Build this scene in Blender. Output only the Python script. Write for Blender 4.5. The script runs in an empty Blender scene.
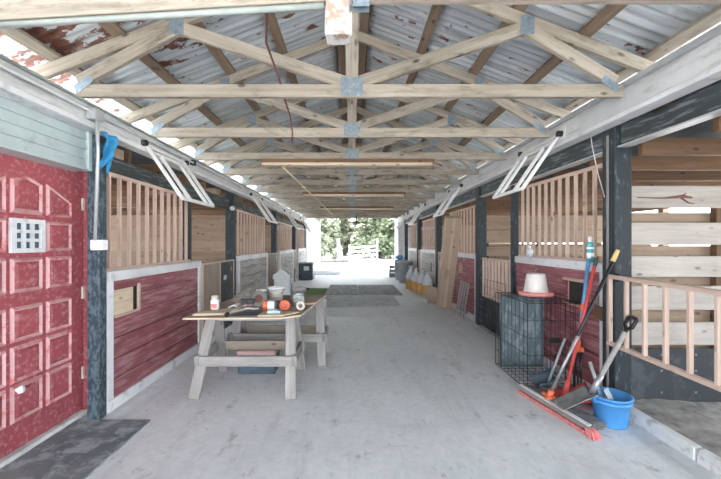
import bpy, bmesh, math, random
from mathutils import Vector, Matrix, noise as mnoise
random.seed(7)
C = bpy.context.scene.collection
V = Vector
PI = math.pi
ORD = ['', 'first', 'second', 'third', 'fourth', 'fifth', 'sixth', 'seventh', 'eighth', 'ninth', 'tenth', 'eleventh', 'twelfth',
       'thirteenth', 'fourteenth', 'fifteenth', 'sixteenth', 'seventeenth', 'eighteenth', 'nineteenth', 'twentieth',
       'twenty-first', 'twenty-second', 'twenty-third', 'twenty-fourth', 'twenty-fifth', 'twenty-sixth']

# ------------------------------------------------------------------ mesh building
class MB:
    def __init__(self):
        self.v, self.f, self.g, self.sm, self.mi = [], [], [], [], []
        self.cur = 0
    def _add(self, vs, fs, gs, smooth=False):
        b = len(self.v)
        self.v += [tuple(p) for p in vs]
        self.g += [tuple(p) for p in gs]
        for f in fs:
            self.f.append([b + i for i in f]); self.sm.append(smooth); self.mi.append(self.cur)
    def local_box(self, sx, sy, sz, M, bev=0.0):
        off = V((random.uniform(0, 20), random.uniform(0, 20), random.uniform(0, 20)))
        hx, hy, hz = sx/2, sy/2, sz/2
        if bev <= 0:
            vs = [V((x, y, z)) for x in (-hx, hx) for y in (-hy, hy) for z in (-hz, hz)]
            fs = [(0,1,3,2), (4,6,7,5), (0,4,5,1), (2,3,7,6), (0,2,6,4), (1,5,7,3)]
        else:
            bev = min(bev, .45*min(sx, sy, sz))
            bm = bmesh.new(); bmesh.ops.create_cube(bm, size=1)
            for w in bm.verts: w.co = V((w.co.x*sx, w.co.y*sy, w.co.z*sz))
            bmesh.ops.bevel(bm, geom=bm.edges[:], offset=bev, segments=1, affect='EDGES')
            bm.verts.index_update()
            vs = [w.co.copy() for w in bm.verts]; fs = [[w.index for w in f.verts] for f in bm.faces]; bm.free()
        # grain runs along the longest side
        ax = max(range(3), key=lambda i: (sx, sy, sz)[i])
        od = [ax] + [i for i in range(3) if i != ax]
        gs = [V((p[od[0]], p[od[1]], p[od[2]])) + off for p in vs]
        self._add([M @ p for p in vs], fs, gs)
        return self
    def box(self, x0, x1, y0, y1, z0, z1, bev=0.0):
        return self.local_box(abs(x1-x0), abs(y1-y0), abs(z1-z0), Matrix.Translation(((x0+x1)/2, (y0+y1)/2, (z0+z1)/2)), bev)
    def bar(self, p, q, w, t, up=(0, 0, 1), bev=0.0):
        """a board from p to q, w wide across, t thick along up"""
        p, q = V(p), V(q); d = q - p; L = d.length; x = d.normalized()
        up = V(up)
        if abs(x.dot(up.normalized())) > .98: up = V((0, 1, 0))
        y = up.cross(x).normalized(); z = x.cross(y)
        M = Matrix((x, y, z)).transposed().to_4x4(); M.translation = (p + q)/2
        return self.local_box(L, w, t, M, bev)
    def tube(self, pts, r, seg=8, cap=True):
        pts = [V(p) for p in pts]
        rs = r if isinstance(r, (list, tuple)) else [r]*len(pts)
        t0 = (pts[1]-pts[0]).normalized()
        n = t0.orthogonal().normalized()
        vs, fs = [], []
        for i, p in enumerate(pts):
            t = (pts[min(i+1, len(pts)-1)] - pts[max(i-1, 0)]).normalized()
            n = (n - t*n.dot(t)).normalized(); b = t.cross(n)
            for k in range(seg):
                a = 2*PI*k/seg
                vs.append(p + (n*math.cos(a) + b*math.sin(a))*rs[i])
        for i in range(len(pts)-1):
            for k in range(seg):
                a, b_ = i*seg+k, i*seg+(k+1) % seg
                fs.append((a, b_, b_+seg, a+seg))
        self._add(vs, fs, vs, True)
        if cap:
            b = len(self.v) - len(vs)
            self.f.append([b+k for k in range(seg)][::-1]); self.sm.append(False); self.mi.append(self.cur)
            e = b + (len(pts)-1)*seg
            self.f.append([e+k for k in range(seg)]); self.sm.append(False); self.mi.append(self.cur)
        return self
    def lathe(self, prof, seg=24, M=None):
        M = M or Matrix.Identity(4)
        vs, fs = [], []
        for r, z in prof:
            for k in range(seg):
                a = 2*PI*k/seg
                vs.append(M @ V((r*math.cos(a), r*math.sin(a), z)))
        for i in range(len(prof)-1):
            for k in range(seg):
                a, b_ = i*seg+k, i*seg+(k+1) % seg
                fs.append((a, b_, b_+seg, a+seg))
        self._add(vs, fs, vs, True)
        return self
    def prism(self, poly, ext, M=None):
        """poly: planar points (3D), extruded by vector ext"""
        M = M or Matrix.Identity(4)
        n = len(poly); e = V(ext)
        vs = [M @ V(p) for p in poly] + [M @ (V(p)+e) for p in poly]
        fs = [list(range(n))[::-1], [n+i for i in range(n)]] + [(i, (i+1) % n, n+(i+1) % n, n+i) for i in range(n)]
        self._add(vs, fs, vs)
        return self
    def grid(self, fn, nu, nv, smooth=True):
        vs = [fn(i/nu, j/nv) for i in range(nu+1) for j in range(nv+1)]
        fs = [(i*(nv+1)+j, (i+1)*(nv+1)+j, (i+1)*(nv+1)+j+1, i*(nv+1)+j+1) for i in range(nu) for j in range(nv)]
        self._add(vs, fs, vs, smooth)
        return self
    def build(self, name, mat, parent=None, solid=0.0, origin=None):
        me = bpy.data.meshes.new(name)
        o0 = V(origin) if origin is not None else V((0, 0, 0))
        me.from_pydata([tuple(V(p)-o0) for p in self.v], [], self.f)
        at = me.attributes.new('grain', 'FLOAT_VECTOR', 'POINT')
        at.data.foreach_set('vector', [c for p in self.g for c in p])
        me.polygons.foreach_set('use_smooth', self.sm)
        for m in (mat if isinstance(mat, (list, tuple)) else [mat]): me.materials.append(m)
        me.polygons.foreach_set('material_index', self.mi)
        me.validate(); me.update()
        bm = bmesh.new(); bm.from_mesh(me)
        bmesh.ops.recalc_face_normals(bm, faces=bm.faces); bm.to_mesh(me); bm.free()
        o = bpy.data.objects.new(name, me); C.objects.link(o)
        o.location = o0
        if parent is not None: o.parent = parent
        if solid:
            md = o.modifiers.new('thick', 'SOLIDIFY'); md.thickness = solid; md.offset = 0
        return o

def tag(o, label=None, cat=None, group=None, kind=None):
    if label: o['label'] = label
    if cat: o['category'] = cat
    if group: o['group'] = group
    if kind: o['kind'] = kind
    return o
def thing(name, label, cat, loc=(0, 0, 0), rz=0.0, group=None):
    o = bpy.data.objects.new(name, None); C.objects.link(o)
    o.empty_display_size = .1
    o.location = loc; o.rotation_euler = (0, 0, rz)
    return tag(o, label, cat, group)
def struct(o): o['kind'] = 'structure'; return o
def dup(o, parent=None):
    c = o.copy(); C.objects.link(c)
    if parent is not None: c.parent = parent
    for ch in [k for k in KIDS.get(o.name, [])]:
        d = dup(ch, c)
        KIDS.setdefault(c.name, []).append(d)
    return c
KIDS = {}
def reg(o):
    for ob in list(bpy.data.objects):
        pass
    def rec(p):
        ks = [k for k in bpy.data.objects if k.parent is p]
        KIDS[p.name] = ks
        for k in ks: rec(k)
    rec(o)

# ------------------------------------------------------------------ materials
def new_mat(name):
    m = bpy.data.materials.new(name); m.use_nodes = True
    nt = m.node_tree; nt.nodes.clear()
    out = nt.nodes.new('ShaderNodeOutputMaterial'); b = nt.nodes.new('ShaderNodeBsdfPrincipled')
    nt.links.new(b.outputs[0], out.inputs[0])
    return m, nt, b
def N(nt, t, **kw):
    n = nt.nodes.new(t)
    for k, v in kw.items():
        if k in n.inputs.keys(): n.inputs[k].default_value = v
        else: setattr(n, k, v)
    return n
def ramp(nt, fac, stops, interp='LINEAR'):
    r = nt.nodes.new('ShaderNodeValToRGB'); r.color_ramp.interpolation = interp
    e = r.color_ramp.elements
    while len(e) < len(stops): e.new(.5)
    for i, (p, c) in enumerate(stops):
        e[i].position = p
        e[i].color = (*c, 1) if not isinstance(c, (int, float)) else (c, c, c, 1)
    nt.links.new(fac, r.inputs[0]); return r.outputs[0]
def mix(nt, fac, a, b, mode='MIX'):
    m = nt.nodes.new('ShaderNodeMix'); m.data_type = 'RGBA'; m.blend_type = mode
    def put(s, v):
        if isinstance(v, bpy.types.NodeSocket): nt.links.new(v, s)
        elif isinstance(v, (int, float)): s.default_value = v
        else: s.default_value = (*v, 1)
    put(m.inputs[0], fac); put(m.inputs[6], a); put(m.inputs[7], b)
    return m.outputs[2]
def coords(nt, scale, attr='grain', rnd=True):
    if attr == 'pos':
        src = N(nt, 'ShaderNodeNewGeometry').outputs['Position']
    elif attr == 'obj':
        src = N(nt, 'ShaderNodeTexCoord').outputs['Object']
    else:
        src = N(nt, 'ShaderNodeAttribute', attribute_name='grain').outputs['Vector']
    if rnd:
        oi = N(nt, 'ShaderNodeObjectInfo')
        mu = N(nt, 'ShaderNodeVectorMath', operation='MULTIPLY_ADD')
        nt.links.new(oi.outputs['Random'], mu.inputs[0]); mu.inputs[1].default_value = (37, 23, 11)
        nt.links.new(src, mu.inputs[2]); src = mu.outputs[0]
    mp = N(nt, 'ShaderNodeMapping'); mp.inputs['Scale'].default_value = scale
    nt.links.new(src, mp.inputs[0]); return mp.outputs[0]
def noise_tex(nt, vec, scale=1, detail=4, rough=.6):
    n = N(nt, 'ShaderNodeTexNoise'); n.inputs['Scale'].default_value = scale
    n.inputs['Detail'].default_value = detail; n.inputs['Roughness'].default_value = rough
    nt.links.new(vec, n.inputs['Vector']); return n.outputs['Fac']
def bump(nt, b, h, strength=.3, dist=.01):
    n = N(nt, 'ShaderNodeBump'); n.inputs['Strength'].default_value = strength; n.inputs['Distance'].default_value = dist
    nt.links.new(h, n.inputs['Height']); nt.links.new(n.outputs[0], b.inputs['Normal'])

def wood(name, dark, light, knots=.5, rough=.8, vary=.25, grain=26, blotch=.35):
    m, nt, b = new_mat(name)
    g = noise_tex(nt, coords(nt, (1.6, grain, grain)), 1, 6, .65)
    col = ramp(nt, g, [(.36, dark), (.64, light)])
    big = noise_tex(nt, coords(nt, (1.3, 5, 5)), 1, 3)
    col = mix(nt, .55, col, ramp(nt, big, [(.35, tuple(c*.72 for c in light)), (.65, tuple(min(1, c*1.12) for c in light))]), 'MIX')
    if knots:
        vo = N(nt, 'ShaderNodeTexVoronoi'); nt.links.new(coords(nt, (4.2, 9, 9)), vo.inputs['Vector']); vo.inputs['Scale'].default_value = 1
        k = ramp(nt, vo.outputs['Distance'], [(.07, 1.0), (.16, 0.0)])
        col = mix(nt, k, col, tuple(c*.45 for c in dark))
    bl = noise_tex(nt, coords(nt, (3.5, 16, 16)), 1, 7, .7)
    col = mix(nt, ramp(nt, bl, [(.52, 0.0), (.72, blotch)]), col, tuple(c*.55 for c in dark))
    oi = N(nt, 'ShaderNodeObjectInfo')
    col = mix(nt, vary, col, ramp(nt, oi.outputs['Random'], [(0, tuple(c*.6 for c in dark)), (1, tuple(min(1, c*1.15) for c in light))]))
    nt.links.new(col, b.inputs['Base Color']); b.inputs['Roughness'].default_value = rough
    bump(nt, b, g, .25, .004)
    return m
def paint(name, base, worn, amt=.5, scale=9, rough=.55, streak=(1, 1, 1), dirt=None, b2=None):
    """paint worn through in patches"""
    m, nt, b = new_mat(name)
    n1 = noise_tex(nt, coords(nt, tuple(scale*s for s in streak)), 1, 8, .68)
    lo = .62 - amt*.25
    k = ramp(nt, n1, [(lo, 0.0), (lo+.1, 1.0)])
    n2 = noise_tex(nt, coords(nt, (2.3, 2.3, 2.3)), 1, 5)
    c0 = ramp(nt, n2, [(.3, tuple(c*.82 for c in base)), (.7, tuple(min(1, c*1.12) for c in (b2 or base)))])
    col = mix(nt, k, c0, worn)
    if dirt:
        n3 = noise_tex(nt, coords(nt, (5, 14, 14)), 1, 6)
        col = mix(nt, ramp(nt, n3, [(.55, 0.0), (.75, .7)]), col, dirt)
    nt.links.new(col, b.inputs['Base Color']); b.inputs['Roughness'].default_value = rough
    bump(nt, b, n1, .2, .003)
    return m
def plain(name, col, rough=.5, metal=0.0, var=.12, scale=12):
    m, nt, b = new_mat(name)
    n = noise_tex(nt, coords(nt, (scale,)*3), 1, 4)
    c = ramp(nt, n, [(.3, tuple(x*(1-var) for x in col)), (.7, tuple(min(1, x*(1+var)) for x in col))])
    nt.links.new(c, b.inputs['Base Color']); b.inputs['Roughness'].default_value = rough; b.inputs['Metallic'].default_value = metal
    return m
def glass(name, col=(.95, .97, .97), rough=.08):
    m, nt, b = new_mat(name)
    b.inputs['Base Color'].default_value = (*col, 1); b.inputs['Roughness'].default_value = rough
    b.inputs['Transmission Weight'].default_value = .75; b.inputs['IOR'].default_value = 1.4
    return m

def concrete(name):
    m, nt, b = new_mat(name)
    p = coords(nt, (1, 1, 1), 'pos', False)
    a = noise_tex(nt, p, .9, 6, .62)
    f = noise_tex(nt, p, 14, 6, .7)
    col = ramp(nt, a, [(.28, (.58, .61, .64)), (.5, (.72, .75, .775)), (.72, (.82, .84, .855))])
    col = mix(nt, .35, col, ramp(nt, f, [(.3, (.46, .485, .51)), (.7, (.86, .88, .90))]))
    # drag marks along the aisle
    s = noise_tex(nt, coords(nt, (7, .8, 1), 'pos', False), 1, 6, .7)
    col = mix(nt, ramp(nt, s, [(.53, 0.0), (.72, .55)]), col, (.47, .49, .515))
    # ground-in dirt spots
    d = noise_tex(nt, coords(nt, (5, 3.4, 1), 'pos', False), 1, 8, .75)
    col = mix(nt, ramp(nt, d, [(.57, 0.0), (.68, .8)]), col, (.34, .335, .33))
    # brownish soil film
    e = noise_tex(nt, p, 2.1, 5, .6)
    col = mix(nt, ramp(nt, e, [(.55, 0.0), (.8, .5)]), col, (.52, .49, .455))
    sp = noise_tex(nt, coords(nt, (26, 20, 1), 'pos', False), 1, 5, .65)
    col = mix(nt, ramp(nt, sp, [(.64, 0.0), (.72, .8)]), col, (.27, .27, .275))
    cr = noise_tex(nt, coords(nt, (1.2, 9, 1), 'pos', False), 1, 7, .75)
    col = mix(nt, ramp(nt, cr, [(.6, 0.0), (.72, .5)]), col, (.40, .41, .425))
    nt.links.new(col, b.inputs['Base Color'])
    nt.links.new(ramp(nt, a, [(.3, .42), (.7, .7)]), b.inputs['Roughness'])
    bump(nt, b, f, .15, .004)
    return m

def roofing(name, base=(.56, .595, .62), rust_amt=.0):
    m, nt, b = new_mat(name)
    # streaks run up the slope (x), so stretch along x
    s = noise_tex(nt, coords(nt, (.7, 16, .7), 'pos', False), 1, 5, .6)
    col = ramp(nt, s, [(.33, tuple(c*.5 for c in base)), (.5, base), (.68, tuple(min(1, c*1.4) for c in base))])
    # a slightly different grey on each sheet
    st = N(nt, 'ShaderNodeTexWhiteNoise', noise_dimensions='1D')
    sep = N(nt, 'ShaderNodeSeparateXYZ'); nt.links.new(N(nt, 'ShaderNodeNewGeometry').outputs['Position'], sep.inputs[0])
    dv = N(nt, 'ShaderNodeMath', operation='MULTIPLY'); dv.inputs[1].default_value = 1.5; nt.links.new(sep.outputs['Y'], dv.inputs[0])
    fl = N(nt, 'ShaderNodeMath', operation='FLOOR'); nt.links.new(dv.outputs[0], fl.inputs[0]); nt.links.new(fl.outputs[0], st.inputs['W'])
    col = mix(nt, .3, col, ramp(nt, st.outputs['Value'], [(0, (.36, .41, .46)), (1, (.66, .68, .68))]))
    # rust: small flakes everywhere, big sheets of it near the front of the door side
    r1 = noise_tex(nt, coords(nt, (4.5, 9, 4.5), 'pos', False), 1, 6, .62)
    gx = N(nt, 'ShaderNodeVectorMath', operation='DISTANCE'); gx.inputs[1].default_value = (-2.15, 1.55, 2.85)
    nt.links.new(N(nt, 'ShaderNodeNewGeometry').outputs['Position'], gx.inputs[0])
    near = N(nt, 'ShaderNodeMapRange'); nt.links.new(gx.outputs['Value'], near.inputs[0])
    near.inputs[1].default_value = .3; near.inputs[2].default_value = 2.1; near.inputs[3].default_value = .22; near.inputs[4].default_value = 0
    ad = N(nt, 'ShaderNodeMath', operation='ADD'); nt.links.new(r1, ad.inputs[0]); nt.links.new(near.outputs[0], ad.inputs[1])
    k = ramp(nt, ad.outputs[0], [(.635, 0.0), (.65, 1.0)])
    r2 = noise_tex(nt, coords(nt, (20, 20, 20), 'pos', False), 1, 5)
    col = mix(nt, k, col, ramp(nt, r2, [(.3, (.10, .035, .025)), (.7, (.26, .10, .065))]))
    r3 = noise_tex(nt, coords(nt, (9, 26, 9), 'pos', False), 1, 4, .6)
    col = mix(nt, ramp(nt, r3, [(.66, 0.0), (.69, .85)]), col, (.13, .075, .06))
    r4 = noise_tex(nt, coords(nt, (2.2, 5, 2.2), 'pos', False), 1, 6, .7)
    col = mix(nt, ramp(nt, r4, [(.56, 0.0), (.66, .55)]), col, (.78, .79, .78))
    nt.links.new(col, b.inputs['Base Color'])
    b.inputs['Roughness'].default_value = .55; b.inputs['Metallic'].default_value = .15
    return m

def leafy(name, a, c):
    m, nt, b = new_mat(name)
    n = noise_tex(nt, coords(nt, (1.1, 1.1, 1.1), 'pos', False), 1, 5)
    nt.links.new(ramp(nt, n, [(.3, a), (.7, c)]), b.inputs['Base Color'])
    b.inputs['Roughness'].default_value = .5
    b.inputs['Subsurface Weight'].default_value = 0
    return m

M_TRUSS = wood('weathered_truss_wood', (.165, .13, .095), (.47, .41, .335), .9, .85, .14, 34, .9)
M_PURLIN = wood('dark_purlin_wood', (.10, .065, .045), (.30, .215, .15), .3, .85, .25)
M_JOIST = wood('brown_joist_wood', (.055, .03, .018), (.21, .118, .065), .5, .8, .3)
M_PINE = wood('pine_boards', (.20, .135, .09), (.37, .27, .195), .8, .75, .18)
M_PALE = wood('pale_bleached_boards', (.34, .30, .265), (.54, .495, .45), .9, .75, .15)
M_SLAT = wood('pinkish_slat_wood', (.44, .305, .24), (.64, .485, .40), .15, .6, .1)
M_GREYWOOD = wood('grey_weathered_wood', (.14, .125, .115), (.42, .40, .385), .6, .9, .15)
M_GREYDARK = wood('dark_weathered_wood', (.14, .125, .12), (.32, .295, .275), .5, .9, .15)
M_PLY = wood('worn_plywood', (.25, .20, .16), (.42, .355, .29), .2, .8, .2, 12)
M_PLYDARK = wood('grimy_plywood', (.19, .145, .115), (.36, .29, .24), .2, .8, .2, 10)
M_PLYEDGE = wood('fresh_wood_edge', (.55, .42, .28), (.74, .61, .45), .1, .7, .1)
M_WORN = paint('worn_white_boards', (.50, .48, .45), (.33, .295, .265), .5, 4, .8, (.35, 4, 4), (.36, .32, .285))
M_WHITE = paint('white_paint', (.70, .70, .715), (.50, .50, .51), .25, 8, .5, (1, 1, 1))
M_WHITEPEEL = paint('peeling_white_paint', (.74, .73, .71), (.36, .26, .20), .62, 14, .6)
M_BEAM = paint('white_trim_paint', (.60, .615, .62), (.42, .42, .41), .35, 5, .45, (.4, 2, 2))
M_FARWALL = paint('far_wall_paint', (.50, .51, .52), (.42, .42, .42), .3, 4, .6)
M_SIDING = paint('pale_green_siding', (.47, .545, .545), (.38, .435, .44), .3, 4, .5, (.4, 2, 2))
M_RED = paint('faded_red_boards', (.235, .062, .075), (.40, .21, .225), .50, 5, .55, (.55, 6, 6), (.15, .045, .055), (.31, .10, .115))
M_DOOR = paint('red_door_paint', (.34, .07, .085), (.46, .20, .205), .42, 30, .5, (1, 1, 1), (.26, .055, .065))
M_MOULD = paint('worn_pink_moulding', (.60, .34, .34), (.50, .14, .15), .45, 12, .6)
M_DARK = paint('dark_peeling_post', (.022, .031, .038), (.10, .13, .15), .22, 15, .65, (.6, 2.2, 2.2), (.011, .013, .015))
M_HEADER = paint('dark_header_timber', (.035, .044, .046), (.15, .165, .17), .42, 6, .7, (.6, 5, 5))
M_BLUEPOST = paint('blue_black_peeling_post', (.028, .048, .063), (.105, .15, .18), .60, 26, .6, (.7, 1.5, 1.5))
M_RUBBER = paint('black_rubber_mat', (.042, .048, .056), (.075, .083, .092), .45, 5, .7)
M_MATGREY = paint('dusty_rubber_mat', (.155, .165, .175), (.34, .35, .36), .5, 9, .75)
M_MATFRONT = paint('blue_grey_worn_mat', (.13, .165, .19), (.34, .39, .42), .60, 8, .75, (1, 1, 1), (.20, .185, .17), (.20, .215, .22))
M_MATLIGHT = paint('pale_dusty_mat', (.50, .52, .54), (.33, .34, .35), .5, 8, .75)
M_TURF = plain('green_turf', (.30, .41, .23), .9, 0, .45, 30)
M_GALV = plain('galvanised_plate', (.27, .33, .38), .4, .5, .25, 30)
M_CONDUIT = plain('grey_conduit', (.50, .515, .53), .4, .35, .08)
M_RACK = plain('white_enamel_tube', (.74, .74, .73), .35, 0, .07)
M_BLACKMETAL = plain('black_metal', (.03, .032, .035), .4, .4)
M_WIRE = plain('black_wire', (.022, .025, .028), .4, .3)
M_STEEL = plain('worn_steel', (.40, .41, .42), .38, .7, .3, 20)
M_BLUE = plain('blue_plastic', (.075, .30, .66), .4, 0, .08)
M_BLUEHANDLE = plain('blue_handle', (.13, .33, .60), .4, 0, .1)
M_ORANGE = plain('orange_plastic', (.75, .16, .07), .45, 0, .08)
M_REDPLASTIC = plain('red_plastic', (.62, .085, .075), .45, 0, .15)
M_FEEDRED = plain('faded_red_plastic', (.72, .25, .23), .45, 0, .1)
M_FEEDWHITE = plain('milky_white_plastic', (.76, .72, .68), .45, 0, .06)
M_YELLOW = plain('yellow_grip', (.72, .52, .20), .5)
M_GREYBRISTLE = plain('grey_bristle', (.175, .18, .185), .9, 0, .45, 60)
M_REDBRISTLE = plain('pink_red_bristle', (.62, .20, .20), .9, 0, .35, 60)
M_SLATEPLASTIC = plain('dark_slate_plastic', (.055, .085, .11), .45, 0, .3)
M_PAN = paint('scuffed_blue_grey_pan', (.115, .16, .18), (.25, .31, .335), .45, 6, .5, (1, 3, 3))
M_GREYPLASTIC = plain('grey_bin_plastic', (.33, .35, .37), .5, 0, .1)
M_CARD = plain('cardboard', (.43, .325, .245), .85, 0, .07, 3)
M_TAPE = plain('carton_tape', (.50, .39, .295), .5, 0, .05)
M_PRINT = plain('dark_carton_print', (.24, .165, .10), .9)
M_TEAL = plain('turquoise_label', (.10, .40, .46), .4, 0, .15)
M_WHITEPLASTIC = plain('white_plastic', (.86, .87, .88), .4, 0, .06)
M_OUTWOOD = wood('dark_outdoor_wood', (.035, .03, .026), (.085, .075, .066), 0, .9, .1)
M_GREENGREY = plain('grey_green_plastic', (.33, .36, .335), .5)
M_CLOTH = plain('blue_rag', (.04, .28, .55), .9, 0, .3, 20)
M_BAGCLEAR = plain('milky_plastic_film', (.62, .64, .68), .25, 0, .2, 18)
M_PELLET = plain('golden_feed', (.62, .37, .12), .8, 0, .25, 40)
M_CABLE = plain('dark_red_cable', (.16, .06, .055), .6)
M_GLASS = glass('jar_glass')
M_PAPERBLUE = plain('pale_blue_sticker', (.45, .60, .72), .6)
M_CREAM = plain('cream_clutter', (.62, .58, .50), .7, 0, .2)
M_DUST = plain('dusty_rags', (.40, .385, .36), .9, 0, .3, 30)
M_PINK = plain('faded_pink_paper', (.66, .45, .44), .8)
M_HOLESHADE_GROOVE = plain('hole_shade_and_groove_dark', (.03, .028, .028), .9)  # painted shade inside the panel holes; also dark grooves of worn panels
M_CONC = concrete('barn_concrete')
M_KERB = paint('whitewashed_kerb', (.66, .67, .665), (.42, .42, .41), .4, 9, .8)
M_ROOF = roofing('corrugated_roof')
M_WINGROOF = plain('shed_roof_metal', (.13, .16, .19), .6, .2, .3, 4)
M_ROOFBOUNCE = plain('roof_bounce_sheet', (.56, .58, .59), .6, 0, .1, 2)  # kept bright so the unseen top of the stall roofs reflects light
M_SAND = plain('pale_sand', (.50, .49, .465), .95, 0, .12, 1.2)
M_DIRT = plain('stall_dirt', (.29, .275, .26), .95, 0, .45, 9)
M_LEAF = leafy('oak_leaves', (.065, .085, .045), (.20, .235, .145))
M_LEAF2 = leafy('pale_leaves', (.11, .13, .085), (.29, .315, .225))
M_BARK = wood('tree_bark', (.05, .043, .036), (.12, .105, .095), 0, .9, .1)

# ------------------------------------------------------------------ setting: ground, floor, roof
mb = MB(); mb.box(-90, 90, -40, 120, -.4, -.06)
struct(mb.build('ground', M_SAND))
mb = MB()
mb.box(-2.22, 2.2, -4.6, 2.05, -.06, 0); mb.box(-2.22, 2.2, 2.055, 6.6, -.06, 0)
mb.box(-2.22, 2.2, 6.605, 11.65, -.06, 0); mb.box(-2.22, 2.2, 11.655, 16.2, -.06, 0); mb.box(-2.22, 2.2, 16.205, 20.3, -.06, 0)
mb.box(-2.22, 2.2, -1.2, 20.3, -.061, -.012)
struct(mb.build('floor', M_CONC))
for s, nm in ((-1, 'floor_stalls_door_side'), (1, 'floor_stalls_crate_side')):
    def dirt(u, v, s=s):
        x = 2.24 + u*3.1; y = -.2 + v*15.6
        h = .05*mnoise.noise(V((x*1.7, y*1.7, s))) + .025*mnoise.noise(V((x*6, y*6, 3+s)))
        e = min(1, (x-2.24)/.35)
        return V((s*x, y, -.005 + e*h*1.1))
    mb = MB(); mb.grid(dirt, 40, 170)
    struct(mb.build(nm, M_DIRT, solid=.02))

RZ0, SL = 3.565, .38         # underside of the sheets at the ridge, slope
for s, nm in ((-1, 'ceiling_door_side'), (1, 'ceiling_crate_side')):
    ny = 1200; y0, y1 = -4.6, 19.3
    def sheet(u, v, s=s):
        x = u*2.37; y = y0 + (y1-y0)*v  # eave cut short, leaving an added gap that lets daylight in
        ph = (y % .076)/.076
        c = .009*math.cos(2*PI*ph)
        return V((s*x, y, RZ0 + .012 - SL*x + c))
    mb = MB(); mb.grid(sheet, 2, ny)
    struct(mb.build(nm, M_ROOF, solid=.002))
for s, nm, nm2 in ((-1, 'ceiling_stalls_door_side', 'roof_bounce_door_side'), (1, 'ceiling_stalls_crate_side', 'roof_bounce_crate_side')):
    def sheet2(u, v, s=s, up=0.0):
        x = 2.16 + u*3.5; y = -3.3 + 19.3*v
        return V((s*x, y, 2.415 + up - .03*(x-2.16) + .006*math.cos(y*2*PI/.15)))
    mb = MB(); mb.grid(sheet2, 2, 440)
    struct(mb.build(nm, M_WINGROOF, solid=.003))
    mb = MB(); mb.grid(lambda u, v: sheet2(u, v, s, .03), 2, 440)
    struct(mb.build(nm2, M_ROOFBOUNCE, solid=.003))  # unseen bright sheet added to bounce daylight up under the aisle roof

# ------------------------------------------------------------------ trusses
TY0, TDY, NT = 1.58, .95, 15
ZB = 2.45
def zc(x): return 2.63 - SL*(abs(x)-2.23)
def make_truss():
    r = thing('roof_truss', '', 'roof truss', (0, TY0, 0))
    T = .04
    b = MB(); b.box(-1.985, 1.95, -T/2, T/2, ZB, ZB+.092, .004); b.build('bottom_chord', M_TRUSS, r)
    for s in (-1, 1):
        b = MB(); b.bar((s*2.34, 0, zc(2.34)), (s*.0, 0, zc(0)), T, .09, bev=.004); b.build('top_chord', M_TRUSS, r)
        b = MB(); b.bar((s*1.26, .001, zc(1.26)-.04), (s*.06, .001, ZB+.11), T*.98, .09, bev=.004); b.build('web', M_TRUSS, r)
        b = MB(); b.bar((s*1.22, -.001, zc(1.22)-.045), (s*(1.97 if s < 0 else 1.90), -.001, ZB+.11), T*.98, .09, bev=.004); b.build('web', M_TRUSS, r)
        b = MB()
        for e in (-1, 1): b.box(s*1.26-.05, s*1.26+.05, e*(T/2+.001)-.0015, e*(T/2+.001)+.0015, zc(1.26)-.10, zc(1.26)+.03)
        b.build('gusset_plate', M_GALV, r)
        b = MB()
        for e in (-1, 1): xo = .03 if s < 0 else .10; b.bar((s*(2.01-xo), e*(T/2+.001), ZB+.05), (s*(1.90-xo), e*(T/2+.001), ZB+.135), .003, .06)
        b.build('gusset_plate', M_GALV, r)
    b = MB(); b.box(-.045, .045, -T/2+.001, T/2-.001, ZB+.09, zc(0)-.02, .004); b.build('king_post', M_TRUSS, r)
    b = MB()
    for e in (-1, 1):
        b.box(-.078, -.004, e*(T/2+.001)-.0015, e*(T/2+.001)+.0015, ZB+.005, ZB+.14); b.box(.004, .078, e*(T/2+.001)-.0015, e*(T/2+.001)+.0015, ZB+.005, ZB+.14)
    b.build('gusset_plate', M_GALV, r)
    reg(r); return r
tr0 = make_truss()
for k in range(NT):
    t = tr0 if k == 0 else dup(tr0)
    t.location = (0, TY0 + TDY*k, 0)
    t['label'] = f'weathered wooden roof truss spanning the aisle, {ORD[k+1]} counting inward from the front'
    t['group'] = 'roof trusses over the aisle'
tr0['label'] = 'weathered roof truss at the top of the photo with a white peeling block under it'
b = MB(); b.box(-.115, -.012, -.045, .045, 2.318, ZB+.06, .004); b.box(-.125, -.0, .02, .05, 2.36, ZB+.2, .004)
b.build('hanger_block', M_WHITEPEEL, tr0)
_bc = [o for o in tr0.children if o.name.startswith('bottom_chord')][0]
b = MB(); b.bar((-1.93, 0, 2.377+.046), (-.05, 0, 2.487+.046), .04, .092, bev=.004); b.bar((-.06, 0, 2.487+.046), (1.95, 0, 2.487+.046), .039, .092, bev=.004)
_o = b.build('bottom_chord_sagging', M_TRUSS, tr0); _bc.data = _o.data; bpy.data.objects.remove(_o)

# purlins
for s, side in ((-1, 'door side'), (1, 'crate side')):
    for k, x in enumerate((.12, .68, 1.2, 1.68, 2.14)):
        z = zc(x) + .048/math.cos(math.atan(SL)) + .017
        b = MB(); b.bar((s*x, -4.5, z), (s*x, 19.2, z), .085, .036, up=(s*SL, 0, 1), bev=.003)
        o = b.build('purlin', M_PURLIN if k != 4 else M_TRUSS, origin=(s*x, 7, z))
        tag(o, f'long dark purlin under the roof sheets, {ORD[k+1]} down from the ridge on the {side}', 'purlin', 'purlins under the roof sheets')

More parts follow.
